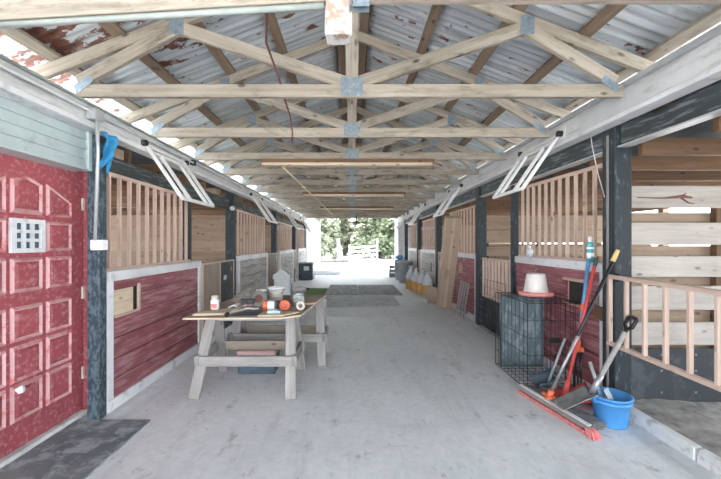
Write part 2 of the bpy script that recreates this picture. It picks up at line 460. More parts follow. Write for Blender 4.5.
# planks fixed under the trusses
for (x0, x1, y, lab, z1) in ((-1.13, 1.03, 4.43, 'long reddish plank with pale lower edge under the trusses, closest to the front', .05),
                         (-1.02, 1.10, 7.28, 'long reddish plank with pale lower edge under the trusses, midway down the aisle', .045),
                         (-.92, 1.2, 10.13, 'long reddish plank with pale lower edge under the trusses, furthest down the aisle', .045)):
    r = thing('hanging_plank', lab, 'plank', ((x0+x1)/2, y, ZB), group='planks under the trusses')
    L = (x1-x0)/2
    b = MB(); b.box(-L, L, -.075, .045, -z1, 0, .003); b.build('board', M_JOIST, r)
    b = MB(); b.box(-L+.01, L-.03, -.09, .05, -z1-.035, -z1, .003); b.build('pale_board', M_PLYEDGE, r)

# diagonal batten/conduit under the chords
b = MB(); b.tube([(-.87, 4.4, ZB-.096), (-.655, 11.75, ZB-.096)], .011, 8)
tag(b.build('hanging_conduit', M_PLYEDGE), 'thin pale conduit running down the aisle below the trusses', 'conduit')
b = MB(); b.tube([(-1.88, 1.575, 2.362), (-.125, 1.575, 2.466)], .014, 8)
tag(b.build('conduit', M_GREENGREY), 'grey conduit strapped along the bottom of the first truss', 'conduit')
b = MB(); b.tube([(-.44, 1.63, 2.52), (-.44, 1.8, 2.60), (-.54, 2.2, 2.66), (-.52, 2.5, 2.575), (-.56, 2.9, 2.60), (-.585, 3.3, 2.60), (-.59, 3.46, 2.50), (-.592, 3.46, 2.38)], .008, 6)
tag(b.build('cable', M_CABLE), 'dark red cable drooping between the trusses near the ridge', 'cable')

# ceiling fan far down the aisle
r = thing('ceiling_fan', 'dark ceiling fan hanging from the trusses at the far end', 'ceiling fan', (.17, 12.98, ZB-.08))
b = MB(); b.tube([(0, 0, .12), (0, 0, -.16)], .02, 8); b.build('rod', M_BLACKMETAL, r)
b = MB(); b.lathe([(0, -.27), (.08, -.26), (.1, -.22), (.09, -.17), (.03, -.14), (0, -.14)], 16); mot_ = b.build('motor', M_BLACKMETAL, r)
for a in (.1, 1.67, 3.24, 4.81):
    b = MB(); c, sn = math.cos(a), math.sin(a)
    b.bar((c*.09, sn*.09, -.2), (c*.60, sn*.60, -.27), .13, .014, up=(sn*.2, -c*.2, 1)); b.build('blade', M_GREYDARK, mot_)

# ------------------------------------------------------------------ white trim beams over the stall fronts
r = struct(thing('trim_1', None, None)); r['label'] = 'white painted trim beam above the red door and slatted stalls'
b = MB(); b.box(-2.06, -1.965, -.4, 15.5, 2.30, 2.432, .004); b.build('fascia', M_BEAM, r)
b = MB(); b.box(-2.06, -1.945, -.4, 15.5, 2.262, 2.30, .004); b.build('lower_strip', M_WHITE, r)
b = MB(); b.box(-2.08, -1.94, -.4, 15.5, 2.432, 2.449, .003); b.build('top_strip', M_GREENGREY, r)
r = struct(thing('trim_2', None, None)); r['label'] = 'white painted trim beam above the wire crate and bucket'
b = MB(); b.box(1.99, 2.09, -.4, 15.5, 2.36, 2.53, .004); b.build('fascia', M_BEAM, r)
b = MB(); b.box(1.975, 2.09, -.4, 15.5, 2.325, 2.36, .004); b.build('lower_strip', M_WHITE, r)
b = MB(); b.box(1.955, 2.09, -.4, 15.5, 2.53, 2.565, .004); b.build('top_lip', M_CONDUIT, r)

r = thing('conduit_run', 'grey electrical conduit along the white beam dropping to a box on the post', 'conduit', (-1.93, 2.62, 0))
b = MB(); b.tube([(0, -3, 2.375), (0, 12.6, 2.375)], .012, 8); b.build('pipe', M_CONDUIT, r)
b = MB(); b.box(-.03, .045, -.05, .05, 2.315, 2.40, .006); b.build('junction_box', M_CONDUIT, r)
b = MB(); b.tube([(.02, 0, 2.33), (.015, .02, 2.1), (-.03, .05, 1.42)], .0125, 8); b.build('drop_pipe', M_CONDUIT, r)
b = MB(); b.box(-.075, .02, .055, .125, 1.345, 1.425, .006); b.build('outlet_box', M_WHITEPLASTIC, r)
b = MB(); b.box(-.04, .012, 1.62, 1.70, 2.35, 2.41, .008); b.build('clamp', M_BLACKMETAL, r)

# blue rag
b = MB()
def rag(u, v):
    w = .085*(1-.25*math.sin(v*PI)) * (1 if v < .7 else 1-.9*(v-.7)*abs(u-.3))
    return V((-1.932 + .026*math.sin(u*9+v*3) + .012*math.sin(v*11), 2.77 + (u-.5)*2*w + .02*math.sin(v*5), 2.26 - v*(.26 + .05*math.sin(u*8)) ))
b.grid(rag, 16, 18)
tag(b.build('rag', M_CLOTH, solid=.004), 'blue rag hanging from the white beam beside the conduit', 'rag')

# ------------------------------------------------------------------ posts, headers, joists
def post(name, x0, x1, y0, y1, z1, mat, label, z0=0.0, extra=None):
    r = MB(); r.box(x0, x1, y0, y1, z0, z1, .006)
    o = r.build(name, mat, origin=((x0+x1)/2, (y0+y1)/2, z0))
    return tag(o, label, 'post')
LP = [2.755, 5.98, 9.35, 12.55, 15.2]; RP = [2.86, 5.95, 8.9, 11.5, 14.3]
pl = ['blue-black peeling post between the red door and the red plank panel',
      'dark post beside the plywood half door behind the work table',
      'dark post beyond the worn white stall panel on the door side',
      'dark post between the two farthest slatted grilles on the door side',
      'dark post at the far end of the stalls on the door side']
for i, y in enumerate(LP):
    post('stall_post', -2.088 if i == 0 else -2.165, -1.992 if i == 0 else -2.025, y, y+(.09 if i == 0 else .13), 2.255, M_BLUEPOST if i == 0 else M_DARK, pl[i])
pr = ['large dark post behind the leaning tools and blue bucket', 'dark post beside the low slatted gate and second red panel',
      'dark post behind the leaning cardboard carton', 'dark post above the grey bins, before the last two stalls', 'dark post at the far end of the stalls on the crate side']
for i, y in enumerate(RP):
    post('stall_post', 2.15, 2.29, y, y+.15, 2.36, M_DARK, pr[i])
b = MB(); b.box(2.142, 2.15, 2.93, 2.95, 0, 2.3); b.build('edge_strip', M_GREYDARK, [o for o in bpy.data.objects if o.get('label') == pr[0]][0]).location -= V((2.22, 2.935, 0))
post('jamb_post', -2.14, -2.06, 4.42, 4.50, 2.0, M_DARK, 'thin dark jamb post at the end of the first slatted grille, door side')
post('jamb_post', 2.17, 2.25, 4.72, 4.80, 2.2, M_DARK, 'thin dark jamb post at the end of the slatted grille above the crate')

def header(s, y0, y1, label, flange=False):
    r = thing('header_beam', label, 'beam', (0, y0, 0), group='dark headers over the stall fronts')
    L = y1 - y0
    b = MB()
    if s < 0: b.box(-2.15, -2.09, 0, L, 1.99, 2.15, .006)
    else: b.box(2.19, 2.255, 0, L, 2.19, 2.36, .006)
    b.build('timber', M_HEADER, r)
    b = MB()
    if s > 0: b.box(2.165, 2.255, 0, L, 2.178, 2.19)
    else: b.box(-2.155, -2.085, 0, L, 1.98, 1.99)
    b.build('edge_strip', M_CONDUIT if s > 0 else M_DARK, r)
for i in range(4):
    header(-1, LP[i]+.135, LP[i+1]-.005, f'dark weathered header timber over the {ORD[i+1]} stall beyond the red door')
header(1, -.2, RP[0]-.005, 'dark header timber with a pale lower edge over the open front stall')
for i in range(4):
    header(1, RP[i]+.155, RP[i+1]-.005, f'dark header timber over the stall opening, {ORD[i+1]} beyond the tools post')

ys = [.45 + .58*k for k in range(26)]
for s, side in ((-1, 'door side'), (1, 'crate side')):
    for k, y in enumerate(ys):
        if s < 0 and y < 2.9: continue
        zz = 2.16 if s < 0 else 2.10
        if s < 0: zz = 2.155
        xa = 2.14 if s < 0 else 2.30
        b = MB(); b.box(s*xa, s*5.45, y, y+.045, zz, zz+.135, .003)
        o = b.build('ceiling_joist', M_JOIST, origin=(s*xa, y, zz))
        kk = k+1 if s > 0 else k-4
        tag(o, f'brown ceiling joist over the stalls on the {side}, {ORD[kk]} from the front', 'joist', 'ceiling joists over the stalls')
# short rafter tails that show above the headers
for j, (s, y, mat) in enumerate(((-1, 3.02, M_PINE), (1, 2.42, M_JOIST), (-1, 5.35, M_PINE))):
    b = MB(); z = 2.275 if s < 0 else 2.365
    z = 2.155 if s < 0 else 2.365
    b.box(s*2.09, s*3.2, y+.05, y+.19, z, z+.09, .004)
    tag(b.build('rafter_tail', mat, origin=(s*2.1, y, z)), ['pale rafter tail above the dark header beside the blue rag', 'orange-brown rafter tail under the white beam near the dark tools post',
        'pale rafter tail above the dark header near the plywood half door'][j], 'rafter')

# outer walls of the stalls: boards with an open band added to let side light in
for s, nm in ((-1, 'wall_door_side'), (1, 'wall_crate_side')):
    b = MB()
    for z in (0.0, .2, .4, .6, 1.98, 2.16): b.box(s*5.30, s*5.33, -.2, 15.5, z, z+.18)
    for k in range(6): b.box(s*5.33, s*5.43, .0+3.0*k, .1+3.0*k, 0, 2.34)
    struct(b.build(nm, M_PINE))
# walls beyond the stalls
b = MB(); b.box(-2.16, -2.0, 15.4, 22.0, 0, 2.68); b.box(-5.4, -2.16, 15.4, 15.5, 0, 2.5)
o = struct(b.build('wall_far_door_side', M_FARWALL))
b = MB(); b.box(-2.0, -1.985, 18.0, 18.9, 0, 2.1); struct(b.build('door_2', M_RED))
b = MB(); b.box(2.02, 2.2, 15.3, 16.6, 0, 2.68); b.box(2.2, 5.4, 15.4, 15.5, 0, 2.5)
struct(b.build('wall_far_crate_side', M_FARWALL))

# ------------------------------------------------------------------ stall front panels
def boards(b, xa, xb, y0, y1, z0, z1, n, hole=None):
    """horizontal tongue and groove boards, optionally around a hole (ya, yb, za, zb)"""
    h = (z1-z0)/n
    zs = [z0 + h*i for i in range(n+1)]
    for i in range(n):
        za, zb_ = zs[i]+.004, zs[i+1]-.004
        if hole and zb_ > hole[2] and za < hole[3]:
            b.box(xa, xb, y0, hole[0], za, zb_, .003); b.box(xa, xb, hole[1], y1, za, zb_, .003)
            if za < hole[2]: b.box(xa, xb, hole[0], hole[1], za, hole[2])
            if zb_ > hole[3]: b.box(xa, xb, hole[0], hole[1], hole[3], zb_)
        else: b.box(xa, xb, y0, y1, za, zb_, .003)
def panel(s, y0, y1, top, label, mat, fmat, n=6, hole=None, sw=.09, X=None, groove=None):
    r = thing('stall_barrier', label, 'stall barrier', (s*X, y0, 0), group='lower stall front panels')
    L = y1-y0
    def bx(b, d0, d1, *a): b.box(s*d0, s*d1, *a)
    b = MB(); boards(b, s*.012, s*.034, sw*.6, L-sw*.6, .07, top-.05, n, hole and (hole[0]-y0, hole[1]-y0, hole[2], hole[3])); b.build('planking', mat, r)
    b = MB()
    if hole:
        h = (hole[0]-y0, hole[1]-y0, hole[2], hole[3])
        bx(b, .036, .046, .03, h[0], .05, top-.03); bx(b, .036, .046, h[1], L-.03, .05, top-.03)
        bx(b, .036, .046, h[0], h[1], .05, h[2]); bx(b, .036, .046, h[0], h[1], h[3], top-.03)
    else: bx(b, .036, .046, .03, L-.03, .05, top-.03)
    b.build('backing', groove or M_MOULD, r)
    b = MB(); bx(b, -.006, .075, 0, L, top-.085, top, .004); b.build('top_rail', fmat, r)
    b = MB(); bx(b, -.006, .06, 0, L, 0, .095, .004); b.build('bottom_rail', fmat, r)
    for q in (0, L-sw):
        b = MB(); bx(b, -.004, .06, q, q+sw, .095, top-.085, .004); b.build('stile', fmat, r)
    return r
p1 = panel(-1, 2.86, 4.64, 1.165, 'red plank stall panel framed in white between red door and work table', M_RED, M_WHITE, 6, (2.95, 3.31, .78, 1.0), .075, 2.0)
b = MB(); b.box(-.034, -.012, .1, .36, .78, 1.0, .003); b.build('plywood_patch', M_PLYEDGE, p1)
b = MB(); b.box(-.06, -.035, .33, .47, .75, 1.03); b.build('hole_shade_board', M_HOLESHADE_GROOVE, p1)  # dark sheet standing in for the stall's shade behind the hole
b = MB(); b.box(-.02, .004, .42, .45, .76, 1.02, .003); b.box(-.02, .004, .1, .45, .765, .785, .003); b.build('hole_frame', M_SLAT, p1)
M_LINE = plain('pale_groove', (.45, .23, .23), .8)
panel(-1, 6.18, 8.3, 1.17, 'worn white plank stall panel behind the white bin', M_WORN, M_WHITE, 6, None, .08, 2.0, M_HOLESHADE_GROOVE)
panel(-1, 9.7, 12.0, 1.17, 'dirty white stall panel under the third grille on the door side', M_WORN, M_WHITE, 6, None, .08, 2.0, M_HOLESHADE_GROOVE)
panel(-1, 13.05, 15.15, 1.17, 'small dirty white stall panel at the far end, door side', M_WORN, M_WHITE, 6, None, .08, 2.0, M_HOLESHADE_GROOVE)
p2 = panel(1, 3.02, 4.87, 1.225, 'red plank stall panel framed in white behind the crate and tools', M_RED, M_WHITE, 7, (3.30, 3.62, .80, 1.02), .09, 2.2)
b = MB(); b.box(.05, .06, .22, .66, .75, 1.06); b.build('hole_shade_board', M_HOLESHADE_GROOVE, p2)  # painted dark as the shade seen through this hole
b = MB(); b.box(-.012, .012, .26, .62, 1.02, 1.05, .003); b.box(-.012, .012, .26, .29, .8, 1.02, .003); b.box(-.012, .012, .29, .62, .78, .8, .003); b.build('hole_frame', M_SLAT, p2)
b = MB(); b.box(-.03, -.004, .0, .12, .72, .84, .004); b.build('latch_block', M_JOIST, p2)
panel(1, 6.2, 8.1, 1.2, 'dark red plank panel framed in white behind the leaning slatted frame', M_RED, M_WHITE, 6, (7.0, 7.3, .78, .98), .08, 2.2)
panel(1, 9.2, 11.2, 1.2, 'worn white plank panel behind the bags of feed', M_WORN, M_WHITE, 6, (9.7, 9.9, .6, .85), .08, 2.2, M_HOLESHADE_GROOVE)
panel(1, 11.85, 13.6, 1.2, 'worn white plank panel behind the grey bins', M_WORN, M_WHITE, 6, None, .08, 2.2, M_HOLESHADE_GROOVE)

# slatted grilles above the panels
def grille(s, X, y0, y1, z0, z1a, z1b, n, label, fan=0.0):
    r = thing('slatted_grille', label, 'grille', (s*X, y0, z0), group='slatted stall grilles')
    L = y1-y0
    b = MB(); b.bar((0, 0, z1a-z0), (0, L, z1b-z0), .04, .03, bev=.002); b.build('top_rail', M_SLAT, r)
    b = MB(); b.box(-.02, .02, 0, L, 0, .025, .002); b.build('bottom_rail', M_SLAT, r)
    for i in range(n):
        t = (i+.5)/n
        y = .015 + t*(L-.03)
        b = MB(); b.bar((0, y, .02), (0, y+fan*(1-t), z1a-z0+(z1b-z1a)*t-.012), .02, .034, up=(1, 0, 0), bev=.002); b.build('slat', M_SLAT, r)
    return r
grille(-1, 2.055, 2.87, 4.42, 1.165, 1.985, 1.975, 11, 'slatted wooden grille above the red panel beside the red door')
grille(-1, 2.055, 6.2, 8.3, 1.17, 1.985, 1.975, 11, 'slatted wooden grille above the worn white panel on the door side')
grille(-1, 2.055, 9.7, 12.0, 1.17, 1.985, 1.975, 9, 'slatted wooden grille third along from the red door')
grille(-1, 2.055, 13.05, 15.15, 1.17, 1.985, 1.975, 8, 'slatted wooden grille farthest along on the door side')
grille(1, 2.262, 3.04, 4.72, 1.225, 2.10, 2.13, 12, 'slatted wooden grille above the red panel behind the crate')
grille(1, 2.262, 6.2, 8.1, 1.2, 2.08, 2.08, 10, 'slatted wooden grille behind the leaning cardboard carton')
grille(1, 2.262, 9.2, 11.2, 1.2, 2.08, 2.08, 9, 'slatted wooden grille above the bags of feed')
grille(1, 2.262, 11.85, 13.6, 1.2, 2.08, 2.08, 8, 'slatted wooden grille above the grey bins')

# low slatted gates
def slat_gate(X, y0, y1, z0, z1, n, label, zr=0.0):
    r = thing('slatted_gate', label, 'gate', (X, y0, 0), group='low slatted stall gates')
    L = y1-y0
    b = MB(); b.bar((0, 0, z1-.02+zr), (0, L, z1-.02), .04, .03, bev=.003); b.build('top_rail', M_SLAT, r)
    b = MB(); b.bar((0, 0, z0+.02+zr), (0, L, z0+.02), .04, .03, bev=.003); b.build('bottom_rail', M_SLAT, r)
    for i in range(n):
        y = .02 + (L-.04)*i/(n-1)
        b = MB(); b.bar((0, y, z0+.03+zr*(1-y/L)), (0, y, z1-.03+zr*(1-y/L)), .022, .03, up=(1, 0, 0), bev=.002); b.build('slat', M_SLAT, r)
    for y in (L-.06,):
        b = MB(); b.box(.018, .024, y-.03, y+.05, z1-.06, z1+.01); b.build('hinge', M_BLACKMETAL, r)
    return r
slat_gate(2.125, 1.50, 2.90, .555, 1.145, 9, 'low slatted wooden gate across the open stall beside the blue bucket', -.02)
g2 = slat_gate(2.22, 4.89, 5.93, .50, 1.16, 9, 'low slatted gate between the red panels behind the wire crate')
b = MB(); b.box(-.01, .012, .01, 1.03, 0.01, .5, .003); b.build('rubber_panel', M_RUBBER, g2)

# plywood half doors
def half_door(s, X, y0, y1, z0, z1, label, mat, split=None, rz=0.0):
    r = thing('half_door', label, 'half door', (s*X, y0, 0), rz, group='plywood half doors')
    L = y1-y0
    b = MB(); b.box(-.01, .01, .0, L if not split else split, z0, z1, .003); b.build('sheet', mat, r)
    if split:
        b = MB(); b.box(-.01, .01, split+.012, L, z0, z1, .003); b.build('rubber_sheet', M_RUBBER, r)
        b = MB(); b.box(-.016, .016, split-.012, split+.012, z0, z1+.01, .002); b.build('batten', M_SLAT, r)
        b = MB(); b.box(.011, .014, split+.14, split+.26, .82, .89); b.build('sticker', M_PAPERBLUE, r)
    for q in (0, L):
        b = MB(); b.box(-.018, .018, q-.015, q+.015, 0, z1+.015, .002); b.build('edge_post', M_SLAT, r)
    b = MB(); b.bar((0, 0, z1+.012), (0, L, z1+.012), .03, .024, bev=.002); b.build('top_edge', M_SLAT, r)
    b = MB(); b.box(-.02 if s > 0 else .012, -.012 if s > 0 else .02, L-.2, L-.08, z1-.16, z1-.1); b.build('latch', M_BLACKMETAL, r)
half_door(-1, 2.02, 4.72, 5.94, .04, 1.10, 'grimy plywood half door with a black rubber half behind the work table', M_PLYDARK, .62)
half_door(-1, 2.02, 8.36, 9.32, .04, 1.12, 'grey-brown plywood half door beyond the worn white panel', M_PLYDARK)
half_door(-1, 2.02, 12.05, 12.52, .5, 1.14, 'short plywood half door with dark gap below, door side', M_PLY)
half_door(1, 2.2, 8.16, 8.88, .45, 1.15, 'brown plywood half door beside the leaning carton', M_PLY)
half_door(1, 2.2, 11.25, 11.48, .45, 1.15, 'brown plywood half door between the two worn panels', M_PLY)

# partitions across the stalls
def partition(s, Y, spans, mat, label, X0=2.3, X1=5.28, back=None, cut=None):
    r = thing('stall_partition', label, 'partition', (s*X0, Y, 0), group='plank partitions between stalls')
    L = X1-X0
    for z0, z1 in spans:
        b = MB(); b.box(0, s*L, -.014, .014, z0, z1, .004); b.build('plank', mat, r)
    for z0, z1 in (back or []):
        b = MB(); b.box(0, s*L, .075, .10, z0, z1, .003); b.build('back_plank', M_PINE, r)
    for x in (.03, .95, 2.0):
        b = MB(); b.box(s*x, s*(x+.06), .015, .074, 0, max(z for _, z in spans), .003); b.build('upright', M_JOIST if x > .5 else M_DARK, r)
    return r
pr1 = partition(1, 3.10, [(.50, .70), (.81, 1.02), (1.10, 1.285), (1.385, 1.58), (1.71, 1.905)], M_PALE, 'pale bleached plank partition with dark rubber base in the open stall', 2.295,
                back=[(.40, .51), (.68, .815), (1.00, 1.12), (1.27, 1.374), (1.56, 1.675)])
b = MB(); b.box(0, 2.98, -.03, -.012, .005, .47, .003)
for i in range(11):
    for z in (.1, .4): b.lathe([(0, -.036), (.012, -.034), (.014, -.03)], 8, Matrix.Translation((.1+i*.28, 0, z)) @ Matrix.Rotation(0, 4, 'X') @ Matrix.Identity(4)) if False else None
b.build('rubber_base', M_RUBBER, pr1)
b = MB()
for i in range(9):
    for z in (.09, .28, .42): b.box(.12+i*.3-.008, .12+i*.3+.008, -.034, -.03, z-.008, z+.008)
b.build('screw_heads', M_GALV, pr1)
# brown stain on the top plank
b = MB(); pts = [(.22, -.0165, 1.80), (.45, -.0165, 1.795), (.62, -.0165, 1.81), (.70, -.0165, 1.80)]
b.tube(pts, [.003, .006, .016, .008], 6); b.tube([(.6, -.0165, 1.80), (.67, -.0165, 1.755), (.72, -.0165, 1.745)], [.008, .006, .003], 6); b.tube([(.6, -.0165, 1.805), (.65, -.0165, 1.84)], [.008, .003], 6)
b.build('knot_scar', M_CABLE, pr1)
partition(1, -.25, [(.0, .3), (.31, .62), (.63, .96), (.97, 1.23), (1.28, 1.55), (1.56, 2.2)], M_PINE, 'unseen pine plank partition added to block sky light from the open stall', 2.3)  # added out of view to keep sky light off the pale boards
partition(1, 6.1, [(.0, .2), (.21, .42), (.43, .66), (.67, .9), (.91, 1.13), (1.17, 1.34), (1.40, 1.62), (1.63, 1.88)], M_PINE, 'pine plank partition with bright gaps behind the crate stall', 2.3, back=[(.3, .95), (1.06, 1.185), (1.30, 1.385), (1.5, 1.7)])
partition(1, 9.1, [(.0, .2), (.21, .42), (.43, .66), (.67, .9), (.91, 1.13), (1.14, 1.36), (1.42, 1.60), (1.61, 1.86)], M_PINE, 'pine plank partition with gaps behind the cardboard carton', 2.3)
partition(1, 12.0, [(.0, .3), (.31, .62), (.63, .96), (.97, 1.23), (1.28, 1.55), (1.56, 1.85)], M_PINE, 'pine plank partition with gaps above the bags of feed', 2.3)
tight = [(.18*i, .18*i+.18) for i in range(10)] + [(1.8, 1.88)]
partition(-1, 2.83, tight, M_PINE, 'pine plank partition against the tack room beside the red door', 2.32)
partition(-1, 6.04, tight, M_PINE, 'tight knotty pine partition seen above the plywood half door', 2.17)
partition(-1, 9.42, tight, M_PINE, 'pine plank partition behind the second grille on the door side', 2.17)
partition(-1, 12.62, tight, M_PINE, 'pine plank partition behind the third grille on the door side', 2.17)

# ------------------------------------------------------------------ near end, door side: siding and red door
r = MB()
for i in range(4):
    z0 = 1.975 + .074*i
    r.prism([(-2.075, 0, z0), (-2.052, 0, z0), (-2.07, 0, z0+.078), (-2.085, 0, z0+.078)], (0, 3.05, 0), Matrix.Translation((0, -.3, 0)))
r.box(-2.2, -2.045, -.3, 2.75, 1.962, 1.977)
r.box(-2.09, -2.04, 2.715, 2.75, 1.965, 2.262)
struct(r.build('wall_siding_door_side', M_SIDING))
b = MB(); b.box(-5.3, -2.26, 2.86, 2.90, 0, 2.3); b.box(-2.32, -2.2, -.3, 1.84, 0, 2.0)
struct(b.build('wall_tack_room', M_RED))
d = struct(thing('door_1', None, None, (-2.2, 1.86, .045)))
d['label'] = 'red panelled door with a small white barred window'
b = MB(); b.box(-.04, 0, 0, 1.0, 0, 1.95, .004); b.build('slab', M_DOOR, d)
cols = [(.13, .36), (.39, .62), (.655, .875)]
rows = [(1.55, 1.77), (1.295, 1.512), (1.025, 1.255), (.705, .935), (.442, .68), (.18, .425)]
for ci, (ya, yb) in enumerate(cols):
    for ri, (za, zb_) in enumerate(rows):
        if ri == 0:
            if ci == 1: poly = [(ya, za), (yb, za), (yb, zb_+.0), ((ya+yb)/2, zb_+.04), (ya, zb_+.0)]
            elif ci == 2: poly = [(ya, za), (yb, za), (yb, zb_-.105), (ya, zb_+.01)]
            else: poly = [(ya, za), (yb, za), (yb, zb_+.01), (ya, zb_-.105)]
        else: poly = [(ya, za), (yb, za), (yb, zb_), (ya, zb_)]
        if ri == 1 and ci == 1:
            b = MB(); b.box(0, .022, ya-.01, yb+.01, za-.005, za+.025, .002); b.box(0, .022, ya-.01, yb+.01, zb_-.025, zb_+.005, .002)
            b.box(0, .0225, ya-.009, ya+.025, za+.024, zb_-.024); b.box(0, .0225, yb-.025, yb+.009, za+.024, zb_-.024)
            for k in (1, 2):
                y = ya+.02 + (yb-ya-.04)*k/3; z = za+.02 + (zb_-za-.04)*k/3
                b.box(.001, .018, y-.011, y+.011, za+.025, zb_-.025); b.box(.0012, .0172, ya+.024, yb-.024, z-.011, z+.011)
            w = b.build('window_bars', M_WHITE, d)
            b = MB(); b.box(0, .003, ya, yb, za, zb_); b.build('window_pane', M_SLATEPLASTIC, w)
            continue
        cy = sum(p[0] for p in poly)/len(poly); cz = sum(p[1] for p in poly)/len(poly)
        def inset(k): return [(cy+(y-cy)*(1-k/.11), cz+(z-cz)*(1-k/.11)) for y, z in poly]
        o_, m_, i_ = poly, inset(.012), inset(.026)
        b = MB(); n = len(poly)
        vs = [V((.0, y, z)) for y, z in o_] + [V((.018, y, z)) for y, z in m_] + [V((.006, y, z)) for y, z in i_]
        fs = []
        for L in (0, 1):
            for k in range(n): fs.append((L*n+k, L*n+(k+1) % n, (L+1)*n+(k+1) % n, (L+1)*n+k))
        b._add(vs, fs, vs)
        mo = b.build('panel_moulding', M_MOULD, d)
        b = MB(); j_ = inset(.042)
        vs = [V((.004, y, z)) for y, z in i_] + [V((.014, y, z)) for y, z in j_]
        fs = [(k, (k+1) % n, n+(k+1) % n, n+k) for k in range(n)] + [[n+k for k in range(n)]]
        b._add(vs, fs, vs); b.build('raised_field', M_DOOR, mo)
b = MB(); b.lathe([(0, .06), (.022, .055), (.026, .04), (.012, .02), (.012, 0)], 14, Matrix.Translation((0, .42, .40)) @ Matrix.Rotation(PI/2, 4, 'Y')); b.build('door_knob', M_WHITEPLASTIC, d)
for z in (1.62, .9, .25):
    b = MB(); b.box(0, .012, .985, 1.01, z, z+.1); b.build('hinge', M_CREAM, d)
b = MB(); b.box(-2.26, -2.165, 2.865, 2.96, 0, 2.24, .004); struct(b.build('trim_jamb', M_DOOR))
b = MB(); b.box(-2.26, -2.155, 1.80, 2.86, 0, .043, .006); struct(b.build('trim_sill', M_KERB))

# front worn mat
b = MB()
def matf(u, v):
    return V((-2.155 + u*.575, 1.2 + v*1.545, .016 + .004*mnoise.noise(V((u*6, v*12, 0)))))
b.grid(matf, 14, 160, False)
b.box(-2.155, -1.58, 1.2, 2.745, 0, .012)
tag(b.build('rubber_mat', M_MATFRONT), 'worn blue-grey rubber mat in front of the red door', 'mat')

# kerb by the open stall
for i, (y0, y1) in enumerate(((.4, 1.2), (1.205, 2.24), (2.25, 2.855))):
    b = MB(); b.box(2.2, 2.262, y0, y1, -.05, .088, .008)
    tag(b.build('kerb_block', M_KERB), ['white kerb block of the open stall, outside the frame edge', 'white kerb block of the open stall at the bottom corner',
        'white kerb block of the open stall next to the blue bucket'][i], 'kerb', 'kerb of the open stall')

# ------------------------------------------------------------------ swing-out tube racks
def rack(s, y0, label, n=.74):
    X, Z = (1.945, 2.325) if s < 0 else (1.965, 2.42)
    r = thing('hanging_rack', label, 'rack', (s*X, y0, Z), group='white tube racks swung out from the beams')
    dx, dz = -.34*s, -.50
    q = n
    def tb(p, e, nm):
        b = MB(); b.bar(p, e, .031, .031, bev=.003); b.build(nm, M_RACK, r)
    for y in (0, .17, q-.17, q): tb((0 if y in (0, q) else dx*.12, y, 0 if y in (0, q) else dz*.12), (dx, y, dz), 'long_tube')
    tb((0, 0, 0), (0, q, 0), 'top_tube'); tb((dx, 0, dz), (dx, q, dz), 'bottom_tube'); tb((dx*.12, 0, dz*.12), (dx*.12, q, dz*.12), 'inner_tube')
    for y in (-.04, q+.04):
        b = MB(); b.tube([(s*.02, y, .01), (-s*.03, y, .01)], .028, 12); ro = b
        b = MB(); b.box(s*.02, s*.012, y-.05, y+.05, -.05, .08, .002); br = b.build('bracket', M_RACK, r); ro.build('roller', M_BLACKMETAL, br)
for y, t in ((3.31, 'white tube rack swung out over the first red panel, door side'), (6.75, 'white tube rack swung out over the worn white panel, second on the door side'),
             (10.1, 'white tube rack third along the beam on the door side'), (13.2, 'white tube rack farthest along the beam on the door side')):
    rack(-1, y, t)
for y, t in ((3.34, 'white tube rack swung out above the wire crate'), (6.3, 'white tube rack swung out above the cardboard carton'), (9.4, 'white tube rack swung out above the bags of feed'),
             (12.3, 'white tube rack farthest along the beam on the crate side')):
    rack(1, y, t, .68)
b = MB(); b.tube([(2.0, 2.95, 2.40), (2.02, 2.94, 2.2), (2.06, 2.93, 1.98), (2.10, 2.91, 1.78)], .004, 6); b.tube([(1.982, 3.2, 2.40), (2.0, 2.95, 2.40)], .004, 6)
tag(b.build('hanging_wire', M_CONDUIT), 'thin grey wire hanging down the dark tools post', 'wire')
r = thing('lamp_insulator', 'small white insulator knob on the second dark post, door side', 'insulator', (-2.035, 5.955, 1.99))
b = MB(); b.lathe([(0, .05), (.03, .045), (.04, .015), (.03, -.02), (.036, -.03), (0, -.045)], 14, Matrix.Rotation(PI/2, 4, 'X')); b.build('knob', M_WHITEPLASTIC, r)
b = MB(); b.box(-.01, .01, .01, .024, -.01, .01); b.build('bracket', M_BLACKMETAL, r)

# ------------------------------------------------------------------ sawhorses and the work table
def sawhorse(x0, x1, ya, yb, h, label):
    ym = (ya+yb)/2
    r = thing('sawhorse', label, 'sawhorse', ((x0+x1)/2, ym, 0), group='sawhorses under the work table')
    L = (x1-x0)/2; W = (yb-ya)/2
    b = MB(); b.box(-L-.05, L+.05, -.045, .045, h-.095, h, .005); b.build('top_beam', M_GREYWOOD, r)
    for sx in (-1, 1):
        for sy in (-1, 1):
            b = MB(); b.bar((sx*(L+.02), sy*W, 0.0), (sx*(L-.03), sy*.062, h-.02), .098, .04, up=(0, 1, .3), bev=.004)
            o = b.build('leg', M_GREYWOOD, r)
        k = .5
        b = MB(); b.bar((sx*(L-.0)+sx*.03, -W*.62-.06, h*.43), (sx*(L-.0)+sx*.03, W*.62+.06, h*.43), .03, .1, bev=.004); b.build('end_brace', M_GREYDARK if sx > 0 else M_GREYWOOD, r)
    for sy in (-1, 1):
        b = MB(); b.bar((-L-.06, sy*(W*.60+.04), h*.42), (L+.06, sy*(W*.60+.04), h*.42), .03, .095, bev=.004); b.build('side_rail', M_GREYWOOD if sy < 0 else M_PLY, r)
    return r
sawhorse(-1.40, -.57, 3.14, 3.86, .725, 'grey weathered sawhorse holding the front of the cluttered work table')
sawhorse(-1.36, -.36, 3.98, 4.50, .725, 'grey weathered sawhorse holding the back of the cluttered work table')
ZT = .725
